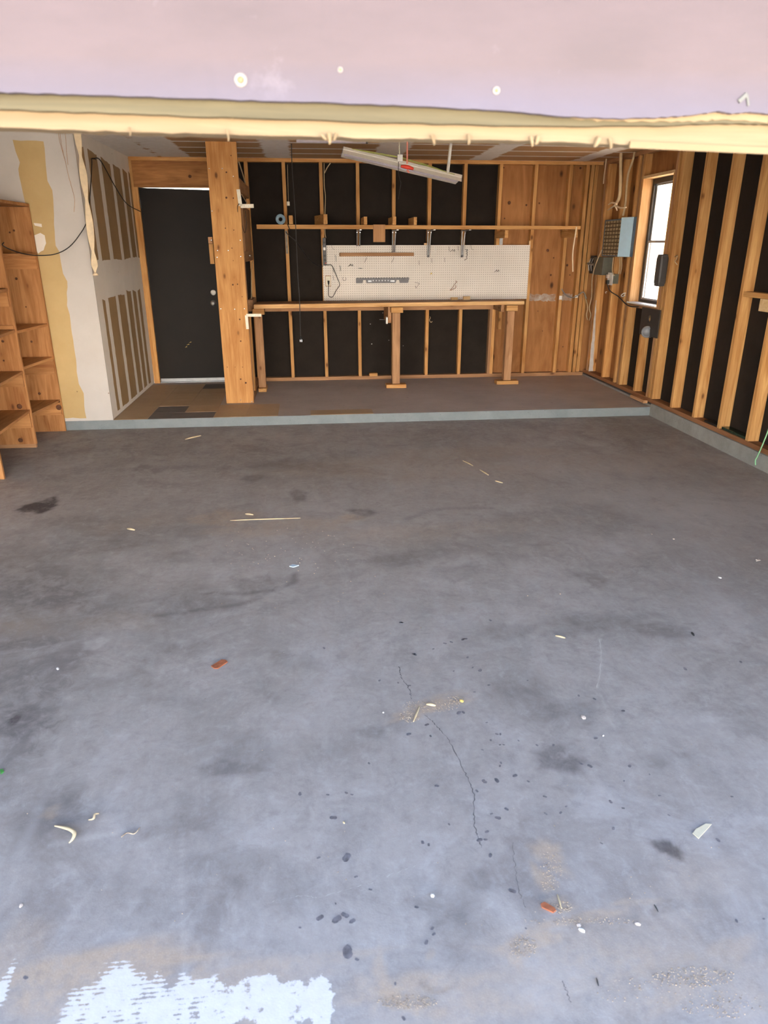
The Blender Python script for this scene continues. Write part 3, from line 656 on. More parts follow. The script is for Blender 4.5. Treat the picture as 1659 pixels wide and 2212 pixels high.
# ---- door_2 (overhead garage door, partly open, seen from outside)
d2 = setting('door_2', 'raised overhead garage door with faded pink-brown outer face', 'garage door')
YD = 1.10
def edge(pts, k=6):
    out = []
    for (a, b) in zip(pts, pts[1:]):
        for j in range(k): out.append((a[0]+(b[0]-a[0])*j/k, a[1]+(b[1]-a[1])*j/k))
    return out+[pts[-1]]
skin_low = [(-3200, 92), (-300, 188), (0, 199), (130, 203), (350, 210), (520, 216), (700, 221), (900, 229), (1100, 240), (1230, 252), (1330, 256), (1420, 254), (1480, 250), (1530, 244), (1550, 240), (1580, 245), (1620, 242), (1659, 246), (2200, 262), (5200, 350)]
def poly_strip(low, high, y, t, jl=0, jh=0):
    m = MB(); A = [oY(y, px, py) for px, py in low]; Bt = high
    prev = None
    for i, p in enumerate(A):
        p = p+Vector((0, 0, jit(jl))); q = Vector((p.x, y, Bt(i)+jit(jh)))
        cur = [m.bm.verts.new(v) for v in (p, q, q+Vector((0, t, 0)), p+Vector((0, t, 0)))]
        if prev:
            for k in range(4): m.bm.faces.new((prev[k], prev[(k+1) % 4], cur[(k+1) % 4], cur[k]))
        else: m.bm.faces.new(cur[::-1])
        prev = cur
    m.bm.faces.new(prev); return m
poly_strip(edge(skin_low, 8), lambda i: 2.19, YD-.012, .012, .0006).build('outer_panel', M['skin'], d2)
plyl = [(-3200, 150), (0, 236), (400, 250), (829, 264), (1100, 272), (1400, 272), (1560, 266), (1659, 268), (5200, 400)]
poly_strip(edge(plyl, 10), lambda i: 1.95, YD, .012, .0008).build('panel_edge', M['rawX'], d2)
R_low = [(1120, 242), (1200, 252), (1290, 261), (1400, 263), (1500, 262), (1560, 258), (1659, 264)]
poly_strip(edge(R_low, 8), lambda i: 1.85, YD-.002, .010, .0012).build('split_edge', M['railX'], d2)
raill = [(-3200, 200), (0, 276), (400, 288), (829, 299), (1100, 303), (1300, 310), (1480, 316), (1659, 326), (5200, 450)]
poly_strip(edge(raill, 14), lambda i: 1.90, YD+.012, .038, .0010).build('bottom_rail', M['railX'], d2)
a = oY(YD+.008, 1360, 312.5); b = oY(YD+.008, 1760, 331); c_ = oY(YD+.008, 1360, 305); 
MB().beam(a, b, .004, .009).build('metal_drip_edge', M['railX'], d2)
def splinter(px, py, l, w, ang, m='railX', y=YD+.006):
    p = oY(y, px, py); d = Vector((math.sin(math.radians(ang)), 0, -math.cos(math.radians(ang))))
    return MB().tube([p-d*.006, p+d*l*.5+Vector((.001, 0, 0)), p+d*l], w, 6, True, lambda t: 1-.7*t).build('splinter', M[m], d2)
for q in [(491,290,.009,.0018,5),(517,245,.016,.0009,-60),(503,228,.016,.0010,25),(700,298,.004,.003,40),(711,298,.008,.004,0),(722,298,.004,.003,-30),(935,301,.008,.003,15),(1148,304,.008,.003,10),(1160,303,.006,.004,-20),(1290,306,.008,.005,-30),(1318,308,.009,.0035,10),(1012,300,.008,.003,0),(280,286,.004,.0015,0)]:
    splinter(*q)
def bolt(px, py, r, washer=True):
    c = oY(YD-.012, px, py)
    o = MB().lathe([(r, -.001), (r, .0016), (r*.45, .0018), (r*.45, -.001)], c, (0, -1, 0), 20).build('washer', M['wash'], d2)
    MB().lathe([(r*.42, -.001), (r*.42, .003), (.0005, .004)], c, (0, -1, 0), 10).build('bolt', M['oldX'], o)
bolt(520, 173, .0085); bolt(1072, 196, .005); bolt(735, 151, .0035)
c = oY(YD-.013, 1605, 213); MB().beam(c+Vector((-.006, 0, -.004)), c+Vector((.005, 0, .006)), .003, .006, .001).beam(c+Vector((.005, 0, .005)), c+Vector((.010, 0, -.009)), .002, .0035, .001).build('latch_bracket', M['skinlight'], d2)
for x in (-2.3, -.6, 1.0, 2.6): MB().box(x, x+.05, YD+.05, YD+.085, 1.76, 2.19, .002).build('frame_stile', M['studZ'], d2)

# ================================================================== THINGS
# ---- box column
pc = thing('wood_column', (-.748, 7.31, ZS), 'tall orange wooden column boxed with a wide knotty board, beside the dark door', 'column')
MB().box(-.887, -.608, 7.291, 7.329, ZS+.001, ZT-.002, .003).build('face_board', M['post'], pc)
MB().box(-.889, -.87, 7.329, 7.43, ZS+.001, ZT-.002, .002).build('side_board', M['oldZ'], pc)
MB().box(-.868, -.64, 7.329, 7.42, ZS+.001, ZT-.002, .002).build('inner_post', M['oldZ'], pc)
for x, y in [(452,364),(480,364),(504,381),(458,456),(519,519),(470,541),(493,541),(469,556),(520,554),(477,667),(507,668),(528,667),(544,868),(520,864)]:
    c = oY(7.291, x, y); MB().lathe([(.006, -.001), (.006, .0015), (.002, .003)], c, (0, -1, 0), 10).build('screw_head', M['chrome'], pc)
for px, py, rr in [(489,372,.010),(489,427,.013),(504,428,.008),(487,493,.008),(505,497,.007),(501,536,.007),(503,615,.011),(513,614,.009),(518,690,.009),(520,737,.010),(520,819,.011),(531,827,.013),(499,336,.007),(524,793,.006),(491,793,.006),(508,793,.005),(504,563,.005),(523,641,.006)]:
    c = oY(7.291, px, py); rr *= .75; MB().lathe([(rr, 0), (rr*.8, .0008), (.001, .001)], c, (0, -1, 0), 12).build('knot', M['knot'], pc)
# ---- wing framing
wg = thing('wing_framing', (-.63, 7.95, ZS), 'dim rusty brown stud framing running back behind the wooden column', 'framing')
for a in ((2.10, 2.215), (1.46, 1.56)): MB().box(-.650, -.612, 7.43, D-.001, a[0], a[1], .002).build('blocking', M['oldY'], wg)
MB().box(-.650, -.614, 7.62, D-.03, 1.56, 1.98, .002).build('backing_board', M['oldZ'], wg)
MB().box(-.652, -.612, 7.43, 7.47, ZS, 1.46, .002).build('stud', M['oldZ'], wg)
MB().box(-.652, -.618, 7.75, 7.83, ZS, .93, .002).build('stud', M['studZ'], wg)
MB().box(-.66, -.612, 7.43, D-.002, ZS+.001, ZS+.04, .002).build('sole_plate', M['oldY'], wg)
MB().box(-.66, -.61, 8.05, D-.002, .94, 1.06, .002).build('blocking', M['oldY'], wg)
tag(MB().tube([oX(-.605, 516, 350), oX(-.605, 524, 375), oX(-.605, 530, 396)], .006).build('cable', M['wirew']), 'pale gray cable slanting down behind the column top', 'cable')
tag(MB().tube([oX(-.60, 522, 420), oX(-.60, 528, 430), oX(-.60, 533, 438)], .005).build('cable', M['wirew']), 'short tan cable behind the upper white corner bracket', 'cable')
tag(MB().tube([oX(-.60, 545.5, 565), oX(-.60, 543, 590), oX(-.60, 543, 620), oX(-.60, 543, 645)], .005).build('cable', M['wirew']), 'tan cable hanging beside the left wall stud above bench end', 'cable')
kh = oX(-.60, 539, 552)
tag(MB().lathe([(.004, 0), (.012, .004), (.012, .012), (.002, .016)], kh, (.6, -1, 0)).build('hook', M['chrome']), 'shiny metal hook with tangled wire behind the column', 'hook')
kh = oX(-.60, 527.5, 504)
# brackets
def ell(name, pts, w, y, lab):
    t = thing(name, oY(y, *pts[1]), lab, 'bracket')
    (ax, ay), (bx, by), (cx, cy) = pts
    A, B, C = oY(y, ax, ay), oY(y, bx, by), oY(y, cx, cy)
    MB().beam(A, B, .004, w, .001, (1, 0, 0)).build('upright_arm', M['offwhite'], t)
    MB().beam(B, C, .004, w, .001, (0, 0, 1)).build('level_arm', M['offwhite'], t)
    for u in (.3, .6):
        p = B.lerp(C, u); MB().lathe([(.004, 0), (.003, .003)], p+Vector((0, -.002, 0)), (0, -1, 0), 10).build('screw', M['steel'], t)
    return t
ell('corner_bracket', [(514.5, 409), (519.5, 445), (548, 445)], .034, 7.287, 'white metal corner bracket high on the column, with a dark cord looped on it')
ell('corner_bracket', [(535, 711), (532, 681), (564.5, 681)], .028, 7.287, 'white metal corner bracket low on the column, at bench height')
tag(MB().tube([oY(7.27, 517, 440), oY(7.27, 513, 446), oY(7.30, 514, 460), oY(7.40, 521, 480), oY(7.5, 527, 500), oY(7.5, 530, 500), oY(7.5, 532, 480), oY(7.5, 529, 455)], .0028, 6).build('cord', M['black']), 'thin dark cord looping down from the upper white bracket', 'cord')
sw = thing('switch_block', oY(7.40, 457, 545), 'small wooden block with metal box on left side of the column', 'switch block')
q0, q1 = oY(7.40, 450, 512), oY(7.40, 464, 570)
MB().box(q0.x, q1.x, 7.38, 7.43, q1.z, q0.z-.06, .002).build('backing_block', M['studZ'], sw)
MB().box(q0.x, q1.x, 7.37, 7.43, q0.z-.058, q0.z, .002).build('box', M['oldZ'], sw)
MB().lathe([(.010, 0), (.008, .006), (.002, .009)], (q0.x+.03, 7.37, q0.z-.03), (0, -1, 0), 12).build('screw', M['chrome'], sw)

# ---- workbench
bn = thing('workbench', (.9, 8.2, ZS), 'long wooden workbench on post legs along the back wall', 'workbench')
def bf(x): return 7.86+.14*(x+.6)/3.0
def bz(x): return 1.020+.004*(x-1.0) if x > 1 else 1.020
P = lambda x, z: (x, bf(x), z)
xa, xb = -.588, 2.42
MB().hexa([(xa, bf(xa), .982), (xb, bf(xb), .988), (xb, D-.008, .982), (xa, D-.008, .978), (xa, bf(xa), 1.024), (xb, bf(xb), 1.027), (xb, D-.008, 1.006), (xa, D-.008, 1.006)], .003).build('bench_top', M['benchX'], bn)
MB().hexa([(xa+.002, bf(xa)+.03, 1.0245), (xb-.002, bf(xb)+.03, 1.0275), (xb-.002, D-.009, 1.0075), (xa+.002, D-.009, 1.0075), (xa+.002, bf(xa)+.03, 1.0265), (xb-.002, bf(xb)+.03, 1.029), (xb-.002, D-.009, 1.010), (xa+.002, D-.009, 1.010)]).build('worn_top_sheet', M['oldX'], bn)
MB().box(xa+.02, xb-.02, D-.048, D-.01, .90, .976, .002).build('back_rail', M['oldX'], bn)
def leg(x, w, fy, foot, name='leg', rot=0):
    l = MB().box(x-w/2, x+w/2, fy+.02, fy+.109, ZS+.045, .915, .004).build(name, M['oldZ'], bn)
    MB().box(x-foot[0], x+foot[1], fy-foot[2], fy+.109+foot[3], ZS+.001, ZS+.042, .003).build('foot_block', M['studX'] if foot[0] > .06 else M['studY'], l)
    MB().box(x-w/2-.016, x+w/2+.03, fy+.012, fy+.115, .917, .978, .004).build('cap_block', M['studX'], l)
    return l
leg(-.552, .082, 7.885, (.043, .045, .02, .12))
leg(.960, .088, 7.935, (.115, .115, .01, .0))
leg(2.285, .086, 8.02, (.13, .13, .01, .0))
MB().box(.875, .912, 8.03, D-.05, .80, .976, .003).build('side_arm', M['oldY'], bn)
MB().box(2.19, 2.225, 8.13, D-.05, .90, .976, .003).build('side_arm', M['oldY'], bn)
tm = thing('doorbell', oX(.873, 844, 703), 'small round-edged white doorbell box on the side of the middle bench leg', 'doorbell')
cc = oX(.873, 844, 703); cc.y = 8.06
MB().box(.853, .8735, 8.035, 8.11, .79, .865, .006).build('housing', M['white'], tm)
MB().tube([(.853, 8.07, .83), (.83, 8.06, .835), (.78, 8.05, .838)], .002, 6).build('wire', M['steel'], tm)
for px, lab in ((981, 'left of two small wood blocks lying on the bench against the pegboard'), (1007.5, 'right of two small wood blocks lying on the bench against the pegboard')):
    c = oY(8.42, px, 650); tag(MB().box(c.x-.04, c.x+.04, 8.40, 8.44, 1.0135, 1.055 if px > 1000 else 1.045, .003).build('wood_block', M['pale']), lab, 'block')

# ---- rail shelf above the bench
rs = thing('wall_shelf_rail', (1.25, 8.1, 1.78), 'long horizontal wooden shelf rail with short arms across the back wall', 'shelf rail')
a, b = oY(8.1, 554.5, 490.5), oY(8.1, 1253, 492.5)
MB().hexa([(a.x, 8.08, 1.779), (b.x, 8.08, 1.777), (b.x, 8.118, 1.777), (a.x, 8.118, 1.779), (a.x, 8.08, 1.823), (b.x, 8.08, 1.812), (b.x, 8.118, 1.812), (a.x, 8.118, 1.823)], .003).build('front_rail', M['studX'], rs)
def arm(px0, px1, py0, py1, lean=0, m='studY'):
    p, q = oY(8.10, px0, py1), oY(8.10, px1, py0)
    m_ = MB(); x0, x1, z0, z1 = p.x, q.x, p.z, q.z
    m_.hexa([(x0, 8.09, z0), (x1, 8.09, z0), (x1+lean, D-.002, z0), (x0+lean, D-.002, z0), (x0, 8.09, z1), (x1, 8.09, z1), (x1+lean, D-.002, z1), (x0+lean, D-.002, z1)], .002)
    return m_.build('arm', M[m], rs)
arm(624.5, 632, 465.5, 484.3); arm(699, 707, 463, 484.3, -.09); arm(786, 793, 468, 485.3); arm(848, 855.6, 468, 485.5); arm(893.4, 900.4, 469, 485.8)
arm(1089.5, 1098, 497.5, 514); arm(1240.5, 1248, 497.5, 513)
def shelf_bracket(px, z1, lab, wide=.02, low=.006):
    x = oY(8.5, px, 510).x
    t = thing('shelf_bracket', (x, D, z1), lab, 'bracket', 'steel brackets under the wall rail')
    for s in (-1, 1):
        MB().tube([(x+s*wide, 8.465, 1.775), (x+s*(wide*.7+low*.3), 8.48, 1.72), (x+s*low, 8.515, z1)], .0085, 8).build('strut', M['steel'], t)
    MB().box(x-.012, x+.012, 8.125, D-.002, 1.768, 1.777, .001).build('support_arm', M['steel'], t)
    for s in (-.017, .017): MB().lathe([(.006, 0), (.004, .005)], (x+s, 8.455, 1.752), (0, -1, 0), 10).build('screw', M['chrome'], t)
shelf_bracket(774, 1.61, 'steel shelf bracket under the rail, nearest the power strip', .015, .015)
shelf_bracket(850.5, 1.545, 'steel shelf bracket just right of the small hanging board', .018, .010)
shelf_bracket(926.5, 1.487, 'tapering steel shelf bracket crossing the middle of the pegboard top')
shelf_bracket(1000, 1.487, 'tapering steel shelf bracket beside the tangled wire hooks')
a, b = oY(8.53, 622, 498), oY(8.53, 630, 548)
tag(MB().box(-.236, -.212, D-.008, D-.001, b.z, a.z, .001).build('metal_strip', M['dullsteel']), 'galvanized metal strip on the stud below the blue tape roll', 'metal strip')
a, b = oY(D-.03, 1081, 500), oY(D-.03, 1086, 530)
tag(MB().box(a.x, b.x, D-.02, D-.001, 1.62, 1.76, .001).build('metal_strip', M['steel']), 'short bluish metal strip below the right end of the rail', 'metal strip')
a, b = oY(8.078, 806, 485), oY(8.078, 832, 523)
tag(MB().box(a.x, b.x, 8.066, 8.0785, b.z, a.z, .002).build('hanging_board', wood('small_plywood_square', (.60, .34, .16), (.42, .20, .085), 'Z', knots=False)), 'small square of plywood nailed to the rail front', 'board')
c = oY(8.09, 606, 475); R_ = .051
tr_ = thing('tape_roll', (c.x, 8.10, c.z-R_), 'blue-gray roll of tape standing on the left end of the rail', 'tape roll')
MB().lathe([(.021, -.022), (R_, -.022), (R_, .022), (.021, .022), (.021, -.022)], (c.x, 8.10, 1.8235+R_), (0, -1, 0), 32).build('tape', M['tapeblue'], tr_)
MB().lathe([(.0205, -.020), (.0205, .020), (.018, .020), (.018, -.020), (.0205, -.020)], (c.x, 8.10, 1.8235+R_), (0, -1, 0), 24).build('core', M['dgray'], tr_)

# ---- pegboard
pg = thing('pegboard', (1.39, D, 1.0), 'white perforated pegboard panel on the back wall above the workbench', 'pegboard')
MB().box(.176, 2.606, D-.007, D-.0005, 1.012, 1.618).build('panel', M['peg'], pg)
MB().box(2.585, 2.6035, D-.022, D-.0075, 1.618, 1.665, .002).build('edge_batten', M['pale'], pg)
def pb(px, py): return oY(D-.008, px, py)
a, b = oY(D-.04, 735, 546), oY(D-.04, 894, 553.5)
sh = tag(MB().hexa([(a.x, D-.05, b.z), (b.x, D-.05, b.z+.002), (b.x-.03, D-.0075, b.z+.002), (a.x-.01, D-.0075, b.z), (a.x, D-.05, a.z), (b.x, D-.05, a.z), (b.x-.03, D-.0075, a.z), (a.x-.01, D-.0075, a.z)], .002).build('wood_strip', M['oldX']), 'reddish wooden strip fixed along the upper left of the pegboard', 'wood strip')
th = thing('tool_holder', pb(826, 605), 'dark gray plastic tool holder bar with slots on the pegboard', 'tool holder')
A, B = oY(D-.02, 769, 601), oY(D-.02, 884, 611)
zz0, zz1 = B.z, A.z; h_ = zz1-zz0
poly = [(A.x, zz0), (A.x+.075, zz0), (A.x+.083, zz0+h_*.62), (A.x+.115, zz0+h_*.62), (A.x+.122, zz0), (A.x+.46, zz0), (A.x+.475, zz0+h_*.6), (A.x+.505, zz0+h_*.6), (A.x+.512, zz0), (B.x-.016, zz0), (B.x, zz1), (A.x, zz1)]
MB().prism([(x, D-.026, z) for x, z in poly], (0, .018, 0)).build('holder_bar', M['mgray'], th)
mb = MB()
for i in range(20):
    x = A.x+.02+i*(B.x-A.x-.04)/19; mb.box(x-.007, x+.007, D-.034, D-.010, zz1-.002, zz1+.005, .001)
mb.build('slot_teeth', M['dgray'], th)
mb = MB()
for i in range(6): mb.lathe([(.008, 0), (.006, .002)], (A.x+.20+i*.035, D-.026, zz0+h_*.5), (0, -1, 0), 12)
mb.box(A.x+.14, A.x+.18, D-.028, D-.026, zz0+.014, zz0+.03).box(A.x+.40, A.x+.45, D-.028, D-.026, zz0+.014, zz0+.03).build('pale_marks', M['alum'], th)
hook_spots = [((724,558),'s','silver double hook nearest the power strip'), ((734,580),'s','short white hook right of the black cord loop'), ((719.5,583),'l','white hook under the power strip'),
  ((789.6,560),'d','slanted wire hook below middle of the wood strip'), ((848,560),'d','slanted wire hook with dark tip below right part of the wood strip'), ((758,573),'w','small curled wire hook left below the wood strip'),
  ((744,602),'p','tiny curved wire hook right of the cord loop'), ((717,536),'c','thin curved wire at the upper left of the pegboard'), ((720,600),'l','dark wire hook between outlet and cord'),
  ((778,580),'h','level wire above the dark tool holder'), ((938.6,538),'s','short hook right of the third steel bracket'), ((970,537),'l','small hook at the top edge between two brackets'),
  ((989,536),'l','small hook at the top edge just left of the fourth bracket'), ((977.7,541),'w','curly wire at the top edge between two brackets'), ((904.7,567),'l','straight hook right of the wood strip end'),
  ((932,562),'l','straight hook below the third steel bracket'), ((960,561),'l','straight hook midway between the two long brackets'), ((901,615),'t','triangular wire loop right of the tool holder'),
  ((1017,537),'c','small curved hook right of the wire tangle'), ((1006,550),'k','dark tangled chain of wire hooks below the fourth bracket'), ((981,613),'o','long open wire loop low on the pegboard'), ((1073,585),'w','tiny lone hook on the right half of the pegboard')]
for (px, py), k, lab in hook_spots:
    p = pb(px, py); y = D-.012; X_ = p.x; Z_ = p.z; m = MB(); mat = M['dkmetal']
    def q(dx, dz, dy=0): return (X_+dx, y-dy, Z_+dz)
    if k == 's': m.tube([q(0, .03), q(0, .03, .012), q(.004, .0, .014), q(.006, -.03, .02)], .0032, 6).tube([q(.012, .03), q(.014, .0, .014), q(.010, -.025, .02)], .002, 6); mat = M['white']
    elif k == 'l': m.tube([q(0, .022), q(.001, 0, .006), q(.002, -.022, .008), q(.004, -.024, .02)], .0018, 6)
    elif k == 'd': m.tube([q(.012, .02), q(.012, .012, .01), q(0, -.01, .02), q(-.015, -.035, .03)], .002, 6)
    elif k == 'w': m.tube([q(-.03, -.012), q(-.012, .0, .01), q(-.006, .012, .02), q(.006, -.008, .02), q(.02, .01, .01), q(.024, -.01, .02)], .0018, 6)
    elif k == 'p': m.tube([q(-.014, .016), q(-.020, 0, .01), q(-.014, -.018, .01), q(.004, -.02, .014), q(.014, -.016, .01), q(.018, 0, .01), q(.012, .016)], .0018, 6)
    elif k == 'c': m.tube([q(-.002, .04), q(0, .012, .006), q(.012, -.008, .01), q(.03, -.014, .012)], .0015, 6)
    elif k == 'h': m.tube([q(-.028, 0), q(0, .001, .004), q(.028, 0)], .0015, 6)
    elif k == 't': m.tube([q(-.03, .025), q(.018, .018, .01), q(.02, .008, .012), q(-.01, -.03, .02), q(-.016, -.036, .01), q(-.022, -.01, .01)], .0018, 6)
    elif k == 'o': m.tube([q(.016, .035), q(.03, .02, .01), q(.012, .008, .02), q(-.03, -.05, .03), q(-.052, -.07, .03), q(-.01, -.06, .02), q(.02, -.04, .01), q(.018, -.015, .01)], .0022, 6); mat = M['rust']
    else: m.tube([q(-.01, .055), q(.02, .05, .01), q(0, .038, .02), q(.014, .02, .02), q(.002, .01, .02), q(.016, -.004, .02), q(.004, -.02, .02), q(.012, -.045, .02), q(-.02, -.06, .02)], .003, 6)
    tag(m.build('peg_hook', mat), lab, 'hook', 'wire hooks scattered over the pegboard')
p = pb(931, 591); tag(MB().prism([(p.x-.012, D-.009, p.z-.01), (p.x+.014, D-.009, p.z-.004), (p.x+.006, D-.009, p.z+.016), (p.x-.004, D-.009, p.z+.004)], (0, -.002, 0)).build('sticker_scrap', M['tag']), 'tiny yellow scrap stuck on the middle of the pegboard', 'sticker')
# power strip, outlet, cords
a, b = oY(8.51, 696.5, 514), oY(8.51, 705.5, 573.5)
ps = thing('power_strip', ((a.x+b.x)/2, 8.51, b.z), 'dark gray vertical power strip at the left edge of the pegboard', 'power strip')
MB().box(a.x, b.x, 8.495, D-.009, b.z, a.z, .005).build('body', M['dgray'], ps)
xm = (a.x+b.x)/2
MB().box(xm-.014, xm+.012, 8.491, 8.4955, a.z-.13, a.z-.10, .003).build('switch', M['white'], ps)
for i, dz in enumerate((.05, .19, .235)): MB().box(xm-.012, xm+.012, 8.4935, 8.4955, a.z-dz-.012, a.z-dz+.012, .001).build('socket', M['black'], ps)
MB().lathe([(.006, 0), (.004, .004)], (xm+.008, 8.495, b.z+.025), (0, -1, 0), 12).build('indicator_light', M['red'], ps)
mb = MB().tube([oY(8.50, 702, 573), oY(8.49, 709, 572.5), oY(8.49, 716, 573), oY(8.49, 722, 584), oY(8.49, 728, 599), oY(8.49, 733.5, 613), oY(8.49, 732, 619), oY(8.49, 726, 628), oY(8.49, 721, 638), oY(8.49, 717, 642), oY(8.49, 710.5, 639.5), oY(8.49, 709.5, 628), oY(8.49, 710, 614)], .0036, 8)
cd = tag(mb.build('power_cable', M['black']), 'black power cord looping from the power strip to the wall outlet', 'cord')
k_ = oY(8.50, 709.7, 611.5); MB().lathe([(.005, -.02), (.010, .0), (.012, .022), (.010, .026)], k_, (0, 0, 1), 12).build('plug', M['black'], cd)
a, b = pb(703.5, 596.5), pb(714.5, 617.5)
ot = thing('wall_outlet', ((a.x+b.x)/2, D-.01, b.z), 'ivory outlet plate at the lower left of the pegboard', 'outlet')
MB().box(a.x-.005, b.x+.004, D-.0085, D-.0072, b.z-.006, a.z+.006).build('backing', M['oldX'], ot)
MB().box(a.x, b.x, D-.013, D-.008, b.z, a.z, .002).build('plate', M['offwhite'], ot)
for dz in (.3, .7): MB().box(a.x+.014, b.x-.014, D-.0145, D-.0125, b.z+(a.z-b.z)*dz-.012, b.z+(a.z-b.z)*dz+.012, .003).build('receptacle', M['offwhite'], ot)
tag(MB().tube([oY(8.50, 697, 575), oY(8.45, 690, 574), oY(8.4, 680, 570), oY(8.3, 668, 560), oY(8.2, 655, 543), oY(8.06, 640, 522), oY(8.05, 626, 510), oY(8.05, 617, 501)], .0042, 8).build('cable', M['black']), 'black cable sagging from the rail to the power strip', 'cable')
tag(MB().tube([oY(8.068, 621, 484), oY(8.062, 623, 489), oY(8.068, 626, 496), oY(8.12, 628, 500)], .0045, 8).build('cable', M['black']), 'short black cable bent over the rail beside the first arm', 'cable')
hc = tag(MB().tube([oY(7.4, 629.5, 285), oY(7.4, 630, 330), oY(7.4, 631.5, 370), oY(7.4, 635, 420), oY(7.4, 638, 470), oY(7.4, 640, 520), oY(7.4, 643, 590), oY(7.4, 647, 650), oY(7.4, 648.5, 700), oY(7.4, 649.5, 730)], .0042, 8).build('extension_cable', M['black']), 'long black cord hanging from the ceiling with a silver plug end', 'cord')
k_ = oY(7.4, 650, 731); MB().lathe([(.006, .02), (.012, .0), (.011, -.012)], k_, (0, 0, 1), 12).build('plug', M['black'], hc)
for s in (-.007, .008): MB().box(k_.x+s-.003, k_.x+s+.003, 7.395, 7.405, k_.z-.035, k_.z-.01, .001).build('prong', M['chrome'], hc)
a = oY(D-.01, 622.5, 440); tag(MB().box(a.x-.015, a.x+.017, D-.03, D-.0005, a.z-.022, a.z+.022, .004).build('cable_junction', M['offwhite']), 'small pale green-white cable box on the stud left of the hanging cord', 'cable box')
tag(MB().tube([oY(D-.01, 621, 355), oY(D-.01, 622, 400), oY(D-.012, 623, 436)], .0025, 6).build('cable', M['wirew']), 'thin tan cable running down the stud to the pale cable box', 'cable')
tag(MB().tube([oY(D-.01, 700, 352), oY(D-.01, 700.5, 400), oY(D-.012, 703, 425), oY(D-.012, 702, 460), oY(D-.01, 702, 500), oY(D-.01, 704, 514)], .004, 6).build('cable', M['wirew']), 'tan cable running down the second stud to the power strip', 'cable')
tag(MB().tube([oY(D+.0, 714, 352), oY(D+.0, 707, 362), oY(D+.0, 701, 374)], .006, 6).build('cable', M['wirew']), 'short gray cable stub at the top of the second stud', 'cable')
tag(MB().box(.70, .80, D-.03, D+.06, ZS+.0405, ZS+.075, .003).build('wood_block', M['studX']), 'wood block resting on the sole plate left of the middle bench leg', 'block')

# ---- hanging light fixture
FY = 7.0
A, A2, B, B2 = oY(FY, 742, 318), oY(FY, 738.5, 334), oY(FY, 995.5, 379), oY(FY, 992, 397)
fx = thing('light_fixture', (A+B)/2, 'long tilted gray-white fluorescent light fixture hanging from the ceiling', 'light fixture')
d = (B-A).normalized(); dn = (A2-A).normalized(); hh = (A2-A).length
def fpoly(o): return [o+Vector((0, .06, 0))-dn*0, o+Vector((0, -.055, 0)), o+Vector((0, -.075, 0))+dn*hh*.38, o+Vector((0, -.075, 0))+dn*hh*.46, o+Vector((0, -.115, 0))+dn*hh*1.0, o+Vector((0, -.11, 0))+dn*hh*1.02, o+Vector((0, 0, 0))+dn*hh*.62, o+Vector((0, .17, 0))+dn*hh*1.02, o+Vector((0, .175, 0))+dn*hh*1.0, o+Vector((0, .10, 0))+dn*hh*.4]
Ln = (B-A).length
MB().prism(fpoly(A), d*Ln).build('housing', M['fix'], fx)
for o_ in (A-d*.003, B): MB().prism([p for p in fpoly(o_)], d*.003).build('end_cap', M['alum'], fx)
for s in (-.04, .06): MB().tube([A+Vector((0, s, 0))+dn*hh*.78+d*.02, B+Vector((0, s, 0))+dn*hh*.78-d*.02], .013, 12, False).build('tube_lamp', M['lav'], fx)
tag(MB().tube([oY(FY-.05, 757, 321), oY(FY-.12, 800, 328), oY(FY-.13, 862, 339), oY(FY-.13, 880, 344), oY(FY-.12, 930, 359), oY(FY-.08, 966, 372)], .0035, 6).build('wire', M['ygreen']), 'yellow-green wire stretched over the hanging light fixture', 'wire')
tag(MB().tube([oY(FY-.05, 763, 322), oY(FY-.13, 820, 334), oY(FY-.14, 866, 341), oY(FY-.14, 900, 352), oY(FY-.12, 950, 367), oY(FY-.08, 982, 377)], .0028, 6).build('wire', M['ygreen']), 'second thin green wire just under the first on the light fixture', 'wire')
ch = thing('pull_chain', oY(FY-.15, 864.5, 343), 'pull chain with white plug block hanging before the light fixture', 'chain')
mb = MB(); 
p0, p1 = oY(FY-.15, 862.5, 285), oY(FY-.15, 863, 334)
for i in range(26):
    p = p0.lerp(p1, i/25); mb.lathe([(.0025, -.006), (.0055, -.002), (.0055, .002), (.0025, .006)], p+Vector((jit(.002), 0, 0)), (0, 0, 1) if i % 2 else (0, 1, 0), 6)
mb.build('chain', M['offwhite'], ch)
a, b = oY(FY-.15, 858.5, 334), oY(FY-.15, 869.5, 349.5)
MB().box(a.x, b.x, FY-.17, FY-.135, b.z, a.z, .004).build('plug_block', M['white'], ch)
MB().tube([oY(FY-.16, 861, 349), oY(FY-.16, 860.5, 370), oY(FY-.14, 864, 388), oY(FY-.1, 866, 396), oY(FY-.1, 863, 415), oY(FY-.1, 861, 430)], .003, 6).build('cord', M['black'], ch)
rh = thing('release_handle', oY(6.2, 879, 362), 'red pull handle hanging on a faded red rope from the ceiling', 'handle')
MB().tube([Vector((oY(6.2, 880, 270).x, 6.2, ZT-.001)), oY(6.2, 880, 300), oY(6.2, 879.5, 330), oY(6.2, 879.5, 354)], .0065, 8).build('rope', M['pink'], rh)
a, b = oY(6.2, 866, 359), oY(6.2, 893, 365)
MB().tube([a, (a+b)/2+Vector((0, 0, .004)), b], .0125, 12, True, lambda t: .75+.5*math.sin(t*math.pi)).build('grip', M['red'], rh)
MB().tube([oY(6.19, 879, 367), oY(6.19, 884, 373)], .008, 8, False).build('knot', M['pink'], rh)
a, b = oY(6.9, 977.5, 280), oY(6.9, 967.5, 373)
tag(MB().tube([a, b], .0125, 12, False).build('hanging_rod', M['white']), 'white rod hanging at the right end of the light fixture', 'rod')
